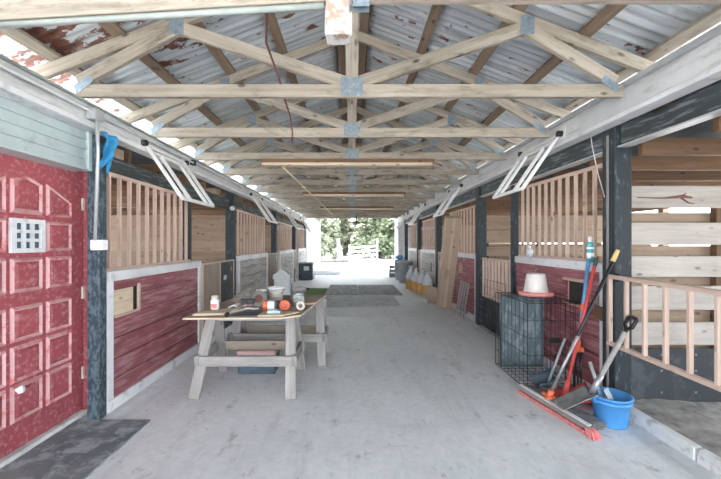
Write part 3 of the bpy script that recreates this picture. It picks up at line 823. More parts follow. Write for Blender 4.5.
r = thing('work_table_top', 'irregular worn plywood sheet lying across the two sawhorses', 'table top', (0, 0, ZT))
b = MB(); b.prism([(-1.49, 3.08, 0), (-.62, 3.10, 0), (-.47, 3.22, 0), (-.34, 4.45, 0), (-1.42, 4.42, 0)], (0, 0, .016)); b.build('sheet', M_PLY, r)
b = MB(); b.prism([(-1.49, 3.075, .002), (-.62, 3.095, .002), (-.47, 3.215, .002), (-.465, 3.215, .014), (-.62, 3.09, .014), (-1.49, 3.07, .014)], (0, 0, .001))
b = MB(); b.bar((-1.49, 3.078, .008), (-.62, 3.098, .008), .006, .014); b.bar((-.62, 3.098, .008), (-.47, 3.218, .008), .006, .014); b.bar((-.47, 3.22, .008), (-.34, 4.45, .008), .006, .014); b.build('pale_edge', M_PLYEDGE, r)
ZS = ZT + .017
def flat(name, poly, t, mat, label, cat, z=ZS):
    b = MB(); c = V((sum(p[0] for p in poly)/len(poly), sum(p[1] for p in poly)/len(poly), z))
    b.prism([(p[0], p[1], z) for p in poly], (0, 0, t))
    return tag(b.build(name, mat, origin=c), label, cat)
flat('plywood_scrap', [(-.845, 3.13), (-.62, 3.14), (-.50, 3.30), (-.55, 3.33), (-.84, 3.32)], .010, M_PLYEDGE, 'pale plywood scrap lying near the front corner of the work table', 'board')
flat('plywood_scrap', [(-.60, 3.72), (-.40, 3.76), (-.39, 3.84), (-.60, 3.80)], .012, M_PLYEDGE, 'narrow pale wood strip near the glass jar on the work table', 'board')
flat('plywood_scrap', [(-1.44, 3.16), (-1.18, 3.19), (-1.05, 3.42), (-1.12, 3.50), (-1.42, 3.28)], .018, M_PLYEDGE, 'pale board with one raised end beside the white dispenser on the table', 'board')
flat('metal_square', [(-1.1, 3.12), (-.86, 3.14), (-.86, 3.36), (-1.02, 3.34)], .006, M_SLATEPLASTIC, 'dark flat metal sheet near the front edge of the work table', 'metal sheet')

def at(name, label, cat, x, y, z=ZS, rz=0.0): return thing(name, label, cat, (x, y, z), rz)
r = at('tape_dispenser', 'small white dispenser standing at the left-hand end of the work table', 'dispenser', -1.32, 3.32, ZS+.018)
r.location = (-1.315, 3.36, ZS+.019)
r['label'] = 'small white dispenser standing on the table end closest to the red panel'
b = MB(); b.box(-.036, .036, -.03, .03, 0, .10, .012); b.build('body', M_WHITEPLASTIC, r)
b = MB(); b.box(-.03, .03, -.026, .026, .10, .135, .01); b.build('cap', M_CREAM, r)
b = MB(); b.box(-.03, .03, -.032, -.0302, .02, .06); b.build('label_sticker', M_FEEDRED, r)
r = at('hammer', 'dark hammer with a pale handle hanging over the front table edge', 'hammer', -1.06, 3.2, ZS)
b = MB(); b.tube([(-.03, -.15, .03), (.06, .14, .10)], .014, 10); b.build('handle', M_GREYDARK, r)
b = MB(); b.tube([(-.034, -.155, .03), (-.028, -.13, .035)], .02, 10); b.build('grip_end', M_BLACKMETAL, r)
b = MB(); b.box(.0, .13, .12, .16, .075, .125, .008); b.build('head', M_BLACKMETAL, r)
r = at('angle_grinder', 'round dark tool with a red ring on the work table', 'power tool', -.945, 3.56, ZS, .2)
Mx = Matrix.Translation((0, 0, .088)) @ Matrix.Rotation(PI/2-.25, 4, 'X') @ Matrix.Scale(1.25, 4)
b = MB(); b.lathe([(.025, -.03), (.062, -.03), (.068, -.015), (.068, .02), (.05, .032), (.025, .032)], 22, Mx); b.build('disc_guard', M_GREYDARK, r)
b = MB(); b.lathe([(0, .034), (.03, .036), (.034, .03), (.03, -.034), (0, -.034)], 18, Mx); b.build('hub', M_CABLE, r)
b = MB(); b.tube([(.05, .02, .05), (.14, .06, .035), (.2, .1, .03)], [.02, .025, .022], 10); b.build('body', M_REDPLASTIC, r)
r = at('paint_tin', 'red, white and blue tin lying on its side among the tools', 'tin', -.80, 3.42, ZS, -.15)
r.rotation_euler = (0, 0, 0)
Mx = Matrix.Translation((0, 0, .048)) @ Matrix.Rotation(PI/2, 4, 'Y') @ Matrix.Scale(.82, 4)
b = MB(); b.lathe([(.057, -.075), (.058, -.02)], 20, Mx); b.build('red_band', M_ORANGE, r)
b = MB(); b.lathe([(.058, -.02), (.058, .06)], 20, Mx); b.build('white_band', M_WHITEPLASTIC, r)
b = MB(); b.lathe([(0, -.076), (.057, -.076)], 20, Mx); b.build('base_disc', M_STEEL, r)
b = MB(); b.lathe([(.058, .06), (.058, .085), (.0, .085)], 20, Mx); b.build('blue_end', M_SLATEPLASTIC, r)
r = at('tape_reel', 'orange-red round reel standing beside the tin on the table', 'reel', -.655, 3.42, ZS)
Mx = Matrix.Translation((0, 0, .05)) @ Matrix.Rotation(PI/2-.2, 4, 'X')
b = MB(); b.lathe([(.018, -.02), (.05, -.02), (.05, .02), (.018, .02), (.018, -.02)], 20, Mx); b.build('reel', M_ORANGE, r)
b = MB(); b.lathe([(0, -.012), (.018, -.012), (.018, .012), (0, .012)], 14, Mx); b.build('core', M_FEEDRED, r)
r = at('sticker_packet', 'pale blue packet on the front corner of the work table', 'packet', -.72, 3.24, ZS+.011)
b = MB(); b.box(-.06, .06, -.035, .035, 0, .025, .004); b.build('packet', M_PAPERBLUE, r)
b = MB(); b.box(-.05, .02, -.03, .03, .0252, .028); b.build('printed_card', M_WHITEPLASTIC, r)
r = at('masking_tape', 'cream roll of tape lying near the table corner', 'tape', -.50, 3.42, ZS)
b = MB(); b.lathe([(.022, 0), (.042, 0), (.042, .03), (.022, .03), (.022, 0)], 20, Matrix.Translation((0, 0, .042)) @ Matrix.Rotation(PI/2-.3, 4, 'X')); b.build('roll', M_CREAM, r)
b = MB(); b.lathe([(.019, 0), (.022, 0), (.022, .03), (.019, .03), (.019, 0)], 16, Matrix.Translation((0, 0, .042)) @ Matrix.Rotation(PI/2-.3, 4, 'X')); b.build('core', M_CARD, r)
def pail(x, y, rr, h, label, z=ZS):
    r = at('plastic_tub', label, 'tub', x, y, z)
    b = MB(); b.lathe([(0, 0), (rr*.82, 0), (rr, h), (rr*1.04, h), (rr*1.04, h-.015), (rr*1.08, h-.015), (rr*1.08, h+.004), (rr*.96, h+.004), (rr*.78, .01), (0, .01)], 24); b.build('tub', M_WHITEPLASTIC, r)
    pts = [(rr*1.07*math.cos(a), rr*1.07*math.sin(a)-.02, h-.02-.05*math.sin(a)) for a in [PI*k/10 for k in range(11)]]
    pts = [(rr*1.07*math.cos(PI*k/10), -rr*1.07*math.sin(PI*k/10)*.9, h-.02-.06*math.sin(PI*k/10)) for k in range(11)]
    b = MB(); b.tube(pts, .003, 6); b.build('bail', M_STEEL, r)
    b = MB(); b.lathe([(rr*.86, h*.25), (rr*.965, h*.75)], 24); b.build('paper_label', M_CREAM, r)
    return r
pail(-1.0, 3.86, .052, .14, 'smaller white plastic tub on the work table')
pail(-.845, 3.9, .085, .165, 'larger white plastic tub on the work table')
def jar(x, y, rr, h, label):
    r = at('glass_jar', label, 'jar', x, y)
    b = MB(); b.lathe([(0, 0), (rr, 0), (rr*1.02, .02), (rr, h*.72), (rr*.72, h*.86), (rr*.72, h), (rr*.66, h), (rr*.66, h*.86), (rr*.92, h*.7), (rr*.92, .01), (0, .01)], 22); b.build('glass', M_GLASS, r)
    b = MB(); b.lathe([(0, h+.002), (rr*.78, h), (rr*.78, h-.025)], 22); b.build('lid', M_STEEL, r)
    b = MB(); b.lathe([(0, .012), (rr*.88, .012), (rr*.88, h*.4), (0, h*.42)], 18); b.build('contents', M_DUST, r)
jar(-.56, 3.66, .062, .15, 'glass jar with a metal lid at the aisle end of the work table')
r = at('drill', 'dark grey cordless drill lying behind the tubs on the table', 'drill', -.60, 3.98, ZS, .4)
b = MB(); b.tube([(-.08, 0, .13), (.02, 0, .13), (.08, 0, .13)], [.03, .034, .02], 12); b.build('motor_housing', M_GREYDARK, r)
b = MB(); b.tube([(.08, 0, .13), (.12, 0, .13)], [.018, .01], 10); b.build('chuck', M_BLACKMETAL, r)
b = MB(); b.bar((-.04, 0, .11), (-.06, 0, .04), .035, .04, bev=.006); hd_ = b.build('handle', M_BLACKMETAL, r)
b = MB(); b.box(-.11, .0, -.035, .035, 0, .045, .006); b.build('battery', M_GREYDARK, hd_)
b = MB()
def heap(u, v):
    a = u*2*PI; rr = v*.26
    return V((-1.22+rr*math.cos(a)*.72, 4.10+rr*math.sin(a)*.8, ZS + .12*(1-v)**.8*(1+.5*mnoise.noise(V((a*2, v*6, 1)))) + (.004 if v < .99 else 0)))
b.grid(heap, 36, 14)
tag(b.build('rag_heap', M_DUST), 'grey heap of dusty rags at the back of the work table', 'rags')
for i, (x, y, z, pts) in enumerate(((-1.16, 3.5, ZS, [(-.08, 0, .012), (-.03, .02, .03), (.03, -.01, .02), (.09, .01, .035)]), (-1.0, 3.44, ZS, [(-.07, 0, .012), (-.02, .03, .012), (.03, 0, .012), (.08, .02, .014)]))):
    b = MB(); b.tube(pts, .010, 8)
    tag(b.build('hose_piece', M_WHITEPLASTIC), ['short white hose piece lying beside the hammer head', 'short white hose piece lying before the round tool'][i], 'hose').location = (x, y, z)
flat('pink_card', [(-1.22, 3.62), (-1.0, 3.66), (-1.02, 3.86), (-1.24, 3.82)], .03, M_PINK, 'faded pink card lying on the middle of the work table', 'card')
r = thing('toolbox', 'dark toolbox with a pink lid on the floor under the work table', 'toolbox', (-1.02, 3.85, .0))
b = MB(); b.box(-.2, .2, -.12, .12, 0, .20, .01); b.build('case', M_SLATEPLASTIC, r)
b = MB(); b.box(-.21, .21, -.13, .13, .2, .25, .012); b.build('lid', M_PINK, r)
b = MB(); b.tube([(-.08, 0, .25), (-.08, 0, .29), (.08, 0, .29), (.08, 0, .25)], .009, 8); b.build('handle', M_BLACKMETAL, r)

# ------------------------------------------------------------------ wire crate, pan, feeder
def wire_panel(b, o, u, v, nu, nv, r=.0024):
    o, u, v = V(o), V(u), V(v)
    for i in range(nu+1):
        rr = r*1.5 if i in (0, nu) else r
        b.tube([o+u*(i/nu), o+u*(i/nu)+v], rr, 5)
    for j in range(nv+1):
        rr = r*1.5 if j in (0, nv) else r
        b.tube([o+v*(j/nv), o+v*(j/nv)+u], rr, 5)
cx0, cx1, cy0, cy1, ch = 1.66, 2.165, 3.31, 4.05, .825
r = thing('wire_crate', 'black folding wire dog crate standing against the red panel', 'crate', ((cx0+cx1)/2, (cy0+cy1)/2, .005))
W, D = (cx1-cx0)/2, (cy1-cy0)/2
for nm, a in (('front_panel', ((-W, -D, 0), (2*W, 0, 0), (0, 0, ch), 7, 5)), ('back_panel', ((-W, D, 0), (2*W, 0, 0), (0, 0, ch), 7, 5)),
              ('side_panel', ((-W, -D, 0), (0, 2*D, 0), (0, 0, ch), 9, 5)), ('side_panel', ((W, -D, 0), (0, 2*D, 0), (0, 0, ch), 9, 5)),
              ('top_panel', ((-W, -D, ch), (2*W, 0, 0), (0, 2*D, 0), 7, 9)), ('floor_panel', ((-W, -D, 0), (2*W, 0, 0), (0, 2*D, 0), 7, 9))):
    b = MB(); wire_panel(b, *a); b.build(nm, M_WIRE, r)
b = MB(); b.box(-.05, .05, -D-.012, -D-.004, .45, .50, .002); b.build('latch', M_WIRE, r)
r = thing('crate_pan', 'scuffed blue-grey plastic pan standing upright inside the wire crate', 'pan', (1.912, 3.96, .014))
b = MB(); b.box(-.225, .225, -.005, .008, .01, .79, .004); b.build('base', M_PAN, r)
b = MB()
b.box(-.237, -.223, -.04, .012, 0, .80, .003); b.box(.223, .237, -.04, .012, 0, .80, .003); b.box(-.222, .222, -.04, .0115, .785, .799, .003); b.box(-.222, .222, -.04, .0115, .001, .012, .003)
b.build('rim', M_PAN, r)
r = thing('poultry_feeder', 'white plastic poultry feeder with a red tray on the wire crate', 'feeder', (1.985, 3.78, .836))
b = MB(); b.lathe([(0, .0), (.165, 0), (.172, .012), (.172, .04), (.165, .045), (.158, .02), (.10, .018)], 32); b.build('tray', M_FEEDRED, r)
b = MB(); b.lathe([(.118, .02), (.122, .03), (.092, .225), (.086, .235), (.0, .238)], 32); hp = b.build('hopper', M_FEEDWHITE, r)
b = MB(); b.tube([(0, 0, .236), (0, 0, .275), (.015, 0, .29), (.018, 0, .275)], .004, 6); b.build('hook', M_STEEL, hp)
b = MB(); wire_panel(b, (2.135, 4.92, .02), (-.035, .92, 0), (.03, 0, .80), 9, 7)
tag(b.build('wire_grid', M_WIRE), 'black wire panel leaning on the low slatted gate', 'wire panel')

# things standing on the rail above the crate
r = thing('caulk_can', 'turquoise and white can standing on the rail above the tools', 'can', (2.235, 3.24, 1.225))
r.location = (2.205, 3.24, 1.2255)
b = MB(); b.lathe([(0, 0), (.030, 0), (.030, .165), (.026, .178), (.012, .185), (0, .185)], 20); r = b.build('body', M_TEAL, r)
for z0, z1 in ((.05, .085), (.12, .135)):
    b = MB(); b.lathe([(.0305, z0), (.0305, z1)], 20); b.build('label_band', M_WHITEPLASTIC, r)
b = MB(); b.lathe([(.014, .184), (.016, .225), (.006, .235), (0, .236)], 14); b.build('cap', M_WHITEPLASTIC, r)
r = thing('plastic_bottle', 'small milky bottle standing on the rail behind the feeder', 'bottle', (2.203, 4.34, 1.2255))
b = MB(); b.lathe([(0, 0), (.035, 0), (.037, .08), (.022, .11), (.016, .115), (0, .116)], 18); b.build('body', M_BAGCLEAR, r)
b = MB(); b.lathe([(.017, .113), (.017, .14), (0, .141)], 14); b.build('cap', M_WHITEPLASTIC, r)

# ------------------------------------------------------------------ leaning tools and bucket
# push broom
r = thing('push_broom', 'wide push broom with grey bristles, red block and black handle', 'broom', (1.655, 2.91, 0))
ax = V((1.735-1.585, 2.55-3.27, 0)).normalized(); side = V((-ax.y, ax.x, 0))
if side.x < 0: side = -side
Hh = .375
b = MB(); b.bar(-ax*Hh + V((0, 0, .05)), ax*Hh + V((0, 0, .05)), .03, .045, bev=.008); b.build('block', M_GREYDARK, r)
b = MB(); b.bar(-ax*Hh + V((0, 0, .074)) - side*.002, ax*Hh + V((0, 0, .074)) - side*.002, .04, .006, bev=.002); b.build('white_edge', M_WHITEPLASTIC, r)
b = MB()
random.seed(3)
for i in range(70):
    for j in range(5):
        t = -Hh + 2*Hh*(i+.5)/70
        p = ax*t + side*(.004+.006*j) + V((0, 0, .03+.013*j))
        q = p + side*((.122 if t > -.25 else .085)+random.uniform(-.014, .014)) + V((0, 0, .012-.008*j+random.uniform(-.008, .008))) + ax*random.uniform(-.006, .006)
        b.bar(p, q, .012, .006)
o = b.build('bristles', M_GREYBRISTLE, r); o['kind'] = 'stuff'
b = MB()
for i in range(16):
    for j in range(3):
        t = Hh - .02 + .06*(i/16)
        p = ax*t + side*(-.02+.02*j) + V((0, 0, .05)); q = p + ax*random.uniform(.015, .04) - side*random.uniform(-.02, .03) + V((0, 0, -.045))
        b.bar(p, q, .012, .01)
o = b.build('red_tuft', M_REDBRISTLE, r); o['kind'] = 'stuff'
b = MB(); b.bar(-ax*Hh + V((0, 0, .0135)) - side*.016, ax*(Hh-.0) + V((0, 0, .0135)) - side*.016, .03, .027); b.build('lower_bristle_strip', M_REDBRISTLE, r)
base = V((1.68, 2.97, .115)) - V((1.655, 2.91, 0)); topp = V((2.128, 2.80, 1.345)) - V((1.655, 2.91, 0))
def lerp(t): return base + (topp-base)*t
b = MB(); b.tube([lerp(0), lerp(.93)], .0135, 10); b.build('handle', M_BLACKMETAL, r)
b = MB(); b.tube([lerp(.0), lerp(.42)], .0138, 10); b.build('steel_sleeve', M_STEEL, r)
b = MB(); b.tube([lerp(.925), lerp(.97), lerp(1.0)], [.018, .017, .014], 10); b.build('yellow_grip', M_YELLOW, r)
b = MB(); b.tube([lerp(-.05), lerp(.03)], .024, 12); b.bar(lerp(-.01) - ax*.07, lerp(-.01) + ax*.05, .03, .02); b.build('orange_clamp', M_ORANGE, r)
# red scoop shovel
r = thing('snow_shovel', 'red plastic scoop shovel with a red handle leaning on the panel', 'shovel', (1.95, 3.06, 0))
o0 = V((1.95, 3.06, 0))
def scoop(u, v):
    x = -.16 + .36*u; y = -.12 + .26*v
    z = .02 + .05*(abs(v-.5)*2)**4 + .2*max(0, u-.6)**1.2
    return V((x*.9, y, z))
b = MB(); b.grid(scoop, 16, 8); b.build('scoop', M_REDPLASTIC, r, solid=.008)
A, B = V((1.87, 3.06, .11))-o0, V((2.165, 3.10, 1.265))-o0
b = MB(); b.tube([A, A+(B-A)*.95], .014, 10); b.build('handle', M_REDPLASTIC, r)
b = MB(); b.tube([A-(B-A)*.03, A+(B-A)*.08], .022, 10); b.build('socket', M_REDPLASTIC, r)
b = MB(); b.tube([A+(B-A)*.94, B], .016, 10); b.build('grip', M_SLATEPLASTIC, r)
# blue manure fork
r = thing('stall_fork', 'blue handled stall fork with orange joints and black tines', 'fork', (2.04, 3.12, 0))
o0 = V((2.04, 3.12, 0))
A, B = V((2.09, 3.245, .42))-o0, V((2.172, 3.21, 1.26))-o0
b = MB(); b.tube([A, B], .015, 10); b.build('handle', M_BLUEHANDLE, r)
b = MB(); b.tube([A+(B-A)*.42, A+(B-A)*.50], .023, 10); b.build('orange_collar', M_ORANGE, r)
b = MB(); b.tube([A-(B-A)*.02, A+(B-A)*.10], [.03, .018], 10); b.bar(A+V((-.075, 0, -.01)), A+V((.06, 0, -.01)), .03, .045, bev=.008); b.build('orange_head', M_ORANGE, r)
b = MB()
for k in (-.055, -.02, .015, .045): b.tube([A+V((k, 0, -.02)), A+V((k-.005, .01, -.2)), A+V((k-.01, .0, -.412))], [.009, .008, .004], 7)
b.build('tines', M_BLACKMETAL, r)
b = MB(); b.tube([B-(B-A)*.0, B+(B-A)*.02], .017, 10); b.build('white_end', M_WHITEPLASTIC, r)
# square shovel with D grip
r = thing('square_shovel', 'square steel shovel with grey shaft and black D-grip leaning on the gate', 'shovel', (1.9, 2.72, 0))
o0 = V((1.9, 2.72, 0))
T, S, Bl = V((2.045, 2.62, .735))-o0, V((1.845, 2.70, .24))-o0, V((1.66, 2.75, .125))-o0
b = MB(); b.tube([S+(T-S)*.15, T], .018, 10); b.build('shaft', M_GREYWOOD, r)
b = MB(); b.tube([S-(T-S)*.02, S+(T-S)*.3], [.022, .02], 10); b.build('socket', M_STEEL, r)
ux = (Bl-S).normalized(); uy = V((.12, 1, -.05)).normalized(); uz = ux.cross(uy)
def blade(u, v):
    w = .105 - .012*u
    z = .028*(abs(v-.5)*2)**2.2*(1-.4*u)
    return S + ux*(u*.27 - .01) + uy*((v-.5)*2*w) + V((0, 0, z))
b = MB(); b.grid(blade, 12, 12); b.build('blade', M_STEEL, r, solid=.004)
d_ = (T-S).normalized(); e_ = d_.cross(V((0, 1, 0))).normalized(); e_ = V((.25, .95, 0)).normalized()
P0 = T; h_ = .055
b = MB(); b.tube([P0-d_*.03, P0+d_*.02, P0+d_*.05+e_*h_, P0+d_*.11+e_*h_*1.05, P0+d_*.12+e_*h_*.8, P0+d_*.12-e_*h_*.8, P0+d_*.11-e_*h_*1.05, P0+d_*.05-e_*h_, P0+d_*.02], .014, 8); b.build('d_grip', M_BLACKMETAL, r)
# dustpan
r = thing('dustpan', 'dark slate dustpan with a grey stick lying on the broom', 'dustpan', (1.765, 3.20, -.015))
def pan(u, v):
    x = -.09+.19*u; y = -.085+.17*v
    return V((x, y, .10 + .06*(abs(v-.5)*2)**3 + .07*u**2 + .02*v))
b = MB(); b.grid(pan, 10, 10); b.build('pan', M_SLATEPLASTIC, r, solid=.006)
b = MB(); b.tube([(.03, .0, .14), (.17, -.02, .55)], .011, 8); b.build('stick', M_GREYPLASTIC, r)
b = MB(); b.tube([(.02, -.0, .12), (-.04, .02, .125)], .016, 8); b.build('hinge', M_SLATEPLASTIC, r)
# bucket
r = thing('blue_bucket', 'bright blue plastic bucket standing by the white kerb', 'bucket', (2.015, 2.725, 0))
R0, R1, HH = .105, .132, .225
b = MB(); b.lathe([(0, .004), (R0*.9, .004), (R0, .0), (R0+.003, .012), (R1, HH-.012), (R1+.012, HH-.012), (R1+.012, HH), (R1-.006, HH), (R0-.006, .02), (0, .02)], 36); b.build('body', M_BLUE, r)
b = MB(); b.lathe([(R1-.004, HH-.055), (R1+.006, HH-.05), (R1+.006, HH-.035), (R1-.002, HH-.03)], 36); b.build('band', M_BLUE, r)
b = MB(); b.tube([((R1+.014)*math.cos(a)*1.0+.01*math.sin(a), .0+.05*math.sin(a)+(R1+.012)*math.sin(a)*.9, HH-.02-.02*math.sin(a)) for a in [-.2+ (PI*.75)*k/12 for k in range(13)]], .004, 6); b.build('bail', M_STEEL, r)
for sx in (-1, 1):
    b = MB(); b.box(sx*(R1+.002)-.01, sx*(R1+.002)+.01, -.02, .02, HH-.06, HH-.015, .003); b.build('ear', M_BLUE, r)
r = thing('scraper', 'grey steel scraper with long handle standing in the blue bucket', 'scraper', (2.015, 2.725, .03))
b = MB(); b.tube([(-.03, .02, .06), (-.095, .10, .41)], .013, 10); b.build('handle', M_CONDUIT, r)
b = MB(); b.prism([(-.07, -.02, .23), (.0, .03, .225), (.05, -.05, .04), (.01, -.075, .03)], (.004, .006, .004)); b.build('blade', M_STEEL, r)
b = MB(); b.bar((-.035, .02, .16), (.03, -.06, .10), .05, .02, bev=.004); b.build('grip', M_PLYEDGE, r)

# ------------------------------------------------------------------ things along the crate side
def carton(p_bot, p_top, w, t, label, marks=True, mat=M_CARD):
    p, q = V(p_bot), V(p_top)
    r = thing('carton', label, 'carton', p, group=None)
    d_ = q-p; L = d_.length; z = d_.normalized(); x = V((1, 0, 0)); y = z.cross(x).normalized(); x = y.cross(z)
    M = Matrix((x, y, z)).transposed().to_4x4()
    low = min((M @ V((a*w/2, c*t/2, 0))).z for a in (-1, 1) for c in (-1, 1))
    M.translation = V((0, 0, -low))
    b = MB(); b.local_box(w, t, L, M @ Matrix.Translation((0, 0, L/2)), .006); b.build('box', mat, r)
    b = MB(); b.local_box(.055, .002, L*.995, M @ Matrix.Translation((0, -t/2-.001, L/2))); b.build('packing_tape', M_TAPE, r)
    if marks:
        b = MB()
        for xx, zz, ww, hh in ((-.05, .42, .012, .16), (-.02, .40, .012, .2), (.01, .42, .012, .16), (.05, .70, .05, .04), (.05, .76, .05, .012), (-.03, .86, .04, .05)):
            b.local_box(ww, .002, hh, M @ Matrix.Translation((xx, -t/2-.002, zz*L)))
        b.build('printed_marks', M_PRINT, r)
    return r
carton((1.99, 7.62, 0), (1.985, 6.85, 1.88), .30, .17, 'tall narrow cardboard carton leaning upright beside the red panel')
r = thing('carton_piece', 'flattened cardboard piece lying behind the tall carton', 'cardboard', (1.90, 8.35, 0), -.1)
b = MB(); b.bar((-.0, -.38, .03), (.02, .3, .30), .26, .035, bev=.004); b.build('flap', M_CARD, r)
b = MB(); b.bar((.0, .33, .0), (.02, .335, .30), .22, .02); b.build('end_flap', M_PLY, r)
r = thing('wooden_rack', 'narrow slatted wooden frame leaning on the dark red panel', 'wooden frame', (2.08, 6.60, 0))
for k in range(4):
    b = MB(); b.bar((-.02, .33-.15*k, 0.0), (.085, .33-.15*k, .66), .05, .018, up=(1, 0, 0), bev=.002); b.build('slat', M_GREYWOOD, r)
for zz in (.12, .58):
    b = MB(); b.bar((.018+.105*zz/.66, -.16, zz), (.018+.105*zz/.66, .37, zz), .016, .05, bev=.002); b.build('cross_rail', M_GREYDARK, r)
# bags of feed
def bag(x, y, s_, label):
    r = thing('feed_bag', label, 'feed bag', (x, y, 0), random.uniform(-.3, .3), 'clear bags of golden feed')
    def fn(u, v, k0, k1, ph):
        a = u*2*PI; t = k0+(k1-k0)*v
        rr = .158*(1-.10*t)*(1+.10*mnoise.noise(V((math.cos(a)*2+ph, math.sin(a)*2, t*4)))) 
        if t < .06: rr *= .85+2.5*t
        if t > .62: rr *= 1-.75*((t-.62)/.38)**1.3
        cr = 1+.22*max(0, t-.5)*math.sin(a*7+ph)
        return V((rr*cr*math.cos(a)*.95, rr*cr*math.sin(a), t*.62*s_))
    ph = random.uniform(0, 9)
    b = MB(); b.grid(lambda u, v: fn(u, v, 0, .5, ph), 24, 10); b.grid(lambda u, v: fn(u, 0, 0, .5, ph)*(1-v) , 24, 1); b.build('feed_filled_half', M_PELLET, r)
    b = MB(); b.grid(lambda u, v: fn(u, v, .5, 1.0, ph)*1.0, 28, 14); b.build('empty_plastic_top', M_BAGCLEAR, r)
    b = MB(); b.lathe([(.03, .60*s_), (.05, .66*s_), (.07, .70*s_), (.0, .67*s_)], 10); b.build('tied_neck', M_BAGCLEAR, r)
for i, (x, y) in enumerate(((1.78, 10.62), (1.86, 10.2), (1.96, 9.78), (2.02, 9.36))):
    bag(x, y, 1.0-.03*i, ['clear bag of golden feed, farthest in its row of four', 'clear bag of golden feed, second from the grey bins', 'clear bag of golden feed, second from the carton', 'clear bag of golden feed next to the cardboard carton'][i])
# grey bins
def bin_(x, y, rr, h, label):
    r = thing('round_bin', label, 'bin', (x, y, 0), group='grey round bins')
    b = MB(); b.lathe([(0, 0), (rr*.8, 0), (rr*.84, .03), (rr, h), (rr*1.05, h), (rr*1.05, h+.03), (rr*.94, h+.03), (rr*.78, .04), (0, .04)], 28); b.build('body', M_GREYPLASTIC, r)
    b = MB(); b.lathe([(rr*1.07, h+.02), (rr*1.07, h+.045), (rr*.9, h+.075), (0, h+.085)], 28); b.build('lid', M_GREYPLASTIC, r)
    for a in (0, PI):
        b = MB(); b.tube([(rr*1.0*math.cos(a), -.06, h*.8), (rr*1.14*math.cos(a), -.05, h*.8), (rr*1.14*math.cos(a), .05, h*.8), (rr*1.0*math.cos(a), .06, h*.8)], .012, 6); b.build('handle', M_GREYPLASTIC, r)
bin_(1.88, 12.35, .26, .70, 'grey lidded round bin closer to the bags of feed')
bin_(1.86, 13.3, .25, .68, 'grey lidded round bin with a blue bundle on top')
b = MB(); b.grid(lambda u, v: V((1.80+(.17*math.cos(u*2*PI)*math.sin(v*PI)), 13.28+.15*math.sin(u*2*PI)*math.sin(v*PI), .768+.13*(1-math.cos(v*PI))/2*1.3*(1+.25*mnoise.noise(V((u*5, v*4, 2)))))), 20, 10)
tag(b.build('cloth_bundle', M_BLUEHANDLE), 'blue cloth bundle lying on the farther grey bin', 'bundle')
r = thing('dark_crate', 'dark plastic crate on the floor at the far end by the bins', 'crate', (1.74, 14.4, 0))
b = MB(); b.box(-.2, .2, -.2, .2, 0, .03, .005); b.build('base', M_SLATEPLASTIC, r)
b = MB()
for z in (.03, .2, .36): b.box(-.2, .2, -.2, -.18, z, z+.12); b.box(-.2, .2, .18, .2, z, z+.12); b.box(-.2, -.18, -.2, .2, z, z+.12); b.box(.18, .2, -.2, .2, z, z+.12)
for x in (-.2, .17):
    for y in (-.2, .17): b.box(x, x+.03, y, y+.03, .03, .48)
b.build('slatted_side', M_GREYDARK, r)

# ------------------------------------------------------------------ things along the door side
r = thing('swing_top_bin', 'white bin with a gabled swing lid in front of the worn stall panel', 'bin', (-1.70, 8.7, 0))
b = MB(); b.box(-.2, .2, -.2, .2, 0, .52, .02); b.build('body', M_WHITEPLASTIC, r)
b = MB(); b.prism([(-.22, -.22, .52), (.22, -.22, .52), (.22, -.22, .62), (0, -.22, .78), (-.22, -.22, .62)], (0, .44, 0)); lid_ = b.build('gabled_lid', M_WHITEPLASTIC, r)
b = MB(); b.bar((.232, -.2, .625), (.04, -.2, .765), .02, .012, up=(0, 1, 0)); b.prism([(.205, -.22, .53), (.226, -.22, .53), (.226, -.22, .615), (.01, -.22, .785), (.01, -.22, .77), (.205, -.22, .61)], (0, .44, 0)); b.build('flap', M_GREENGREY, lid_)
b = MB(); b.box(.2, .206, -.18, .18, .05, .5, .002); b.build('side_panel', M_GREENGREY, r)
r = thing('lidded_tote', 'dark blue-grey tote with a white rim near the far end, door side', 'tote', (-1.72, 13.5, 0))
b = MB(); b.box(-.24, .24, -.3, .3, 0, .60, .02); b.build('body', M_SLATEPLASTIC, r)
b = MB(); b.box(-.27, .27, -.33, .33, .60, .66, .012); b.build('lid', M_GREYPLASTIC, r)
b = MB(); b.box(-.1, .1, -.31, -.302, .36, .52, .004); b.build('white_label', M_WHITEPLASTIC, r)
# floor mats
def mat(x0, x1, y0, y1, m, label, z0=0.0, rz=0.0):
    b = MB(); b.box(x0, x1, y0, y1, z0, z0+.02, .006)
    return tag(b.build('rubber_mat', m, origin=((x0+x1)/2, (y0+y1)/2, z0)), label, 'mat', 'rubber mats in the aisle')
mat(-.68, 1.08, 7.7, 9.28, M_MATLIGHT, 'dusty pale rubber mat lying crosswise in the aisle')
mat(-.72, .17, 9.33, 11.58, M_MATGREY, 'dark rubber mat in the aisle touching the green turf')
mat(.18, 1.36, 9.33, 11.58, M_MATGREY, 'dark rubber mat in the aisle on the bins side')
b = MB()
for i in range(1500):
    x = random.uniform(-1.32, -.62); y = random.uniform(9.25, 10.6)
    if x > -.74 and y > 9.3: continue
    b.bar((x, y, 0.01), (x+random.uniform(-.02, .02), y+random.uniform(-.02, .02), random.uniform(.02, .05)), .012, .004)
b.box(-1.33, -.735, 9.25, 10.6, 0, .012)
o = tag(b.build('turf_mat', M_TURF), 'green artificial turf mat beside the dark rubber mats', 'mat')
o['kind'] = 'stuff'
mat(-1.9, -.55, 15.4, 17.6, M_MATGREY, 'grey mat at the far doorway by the white wall')

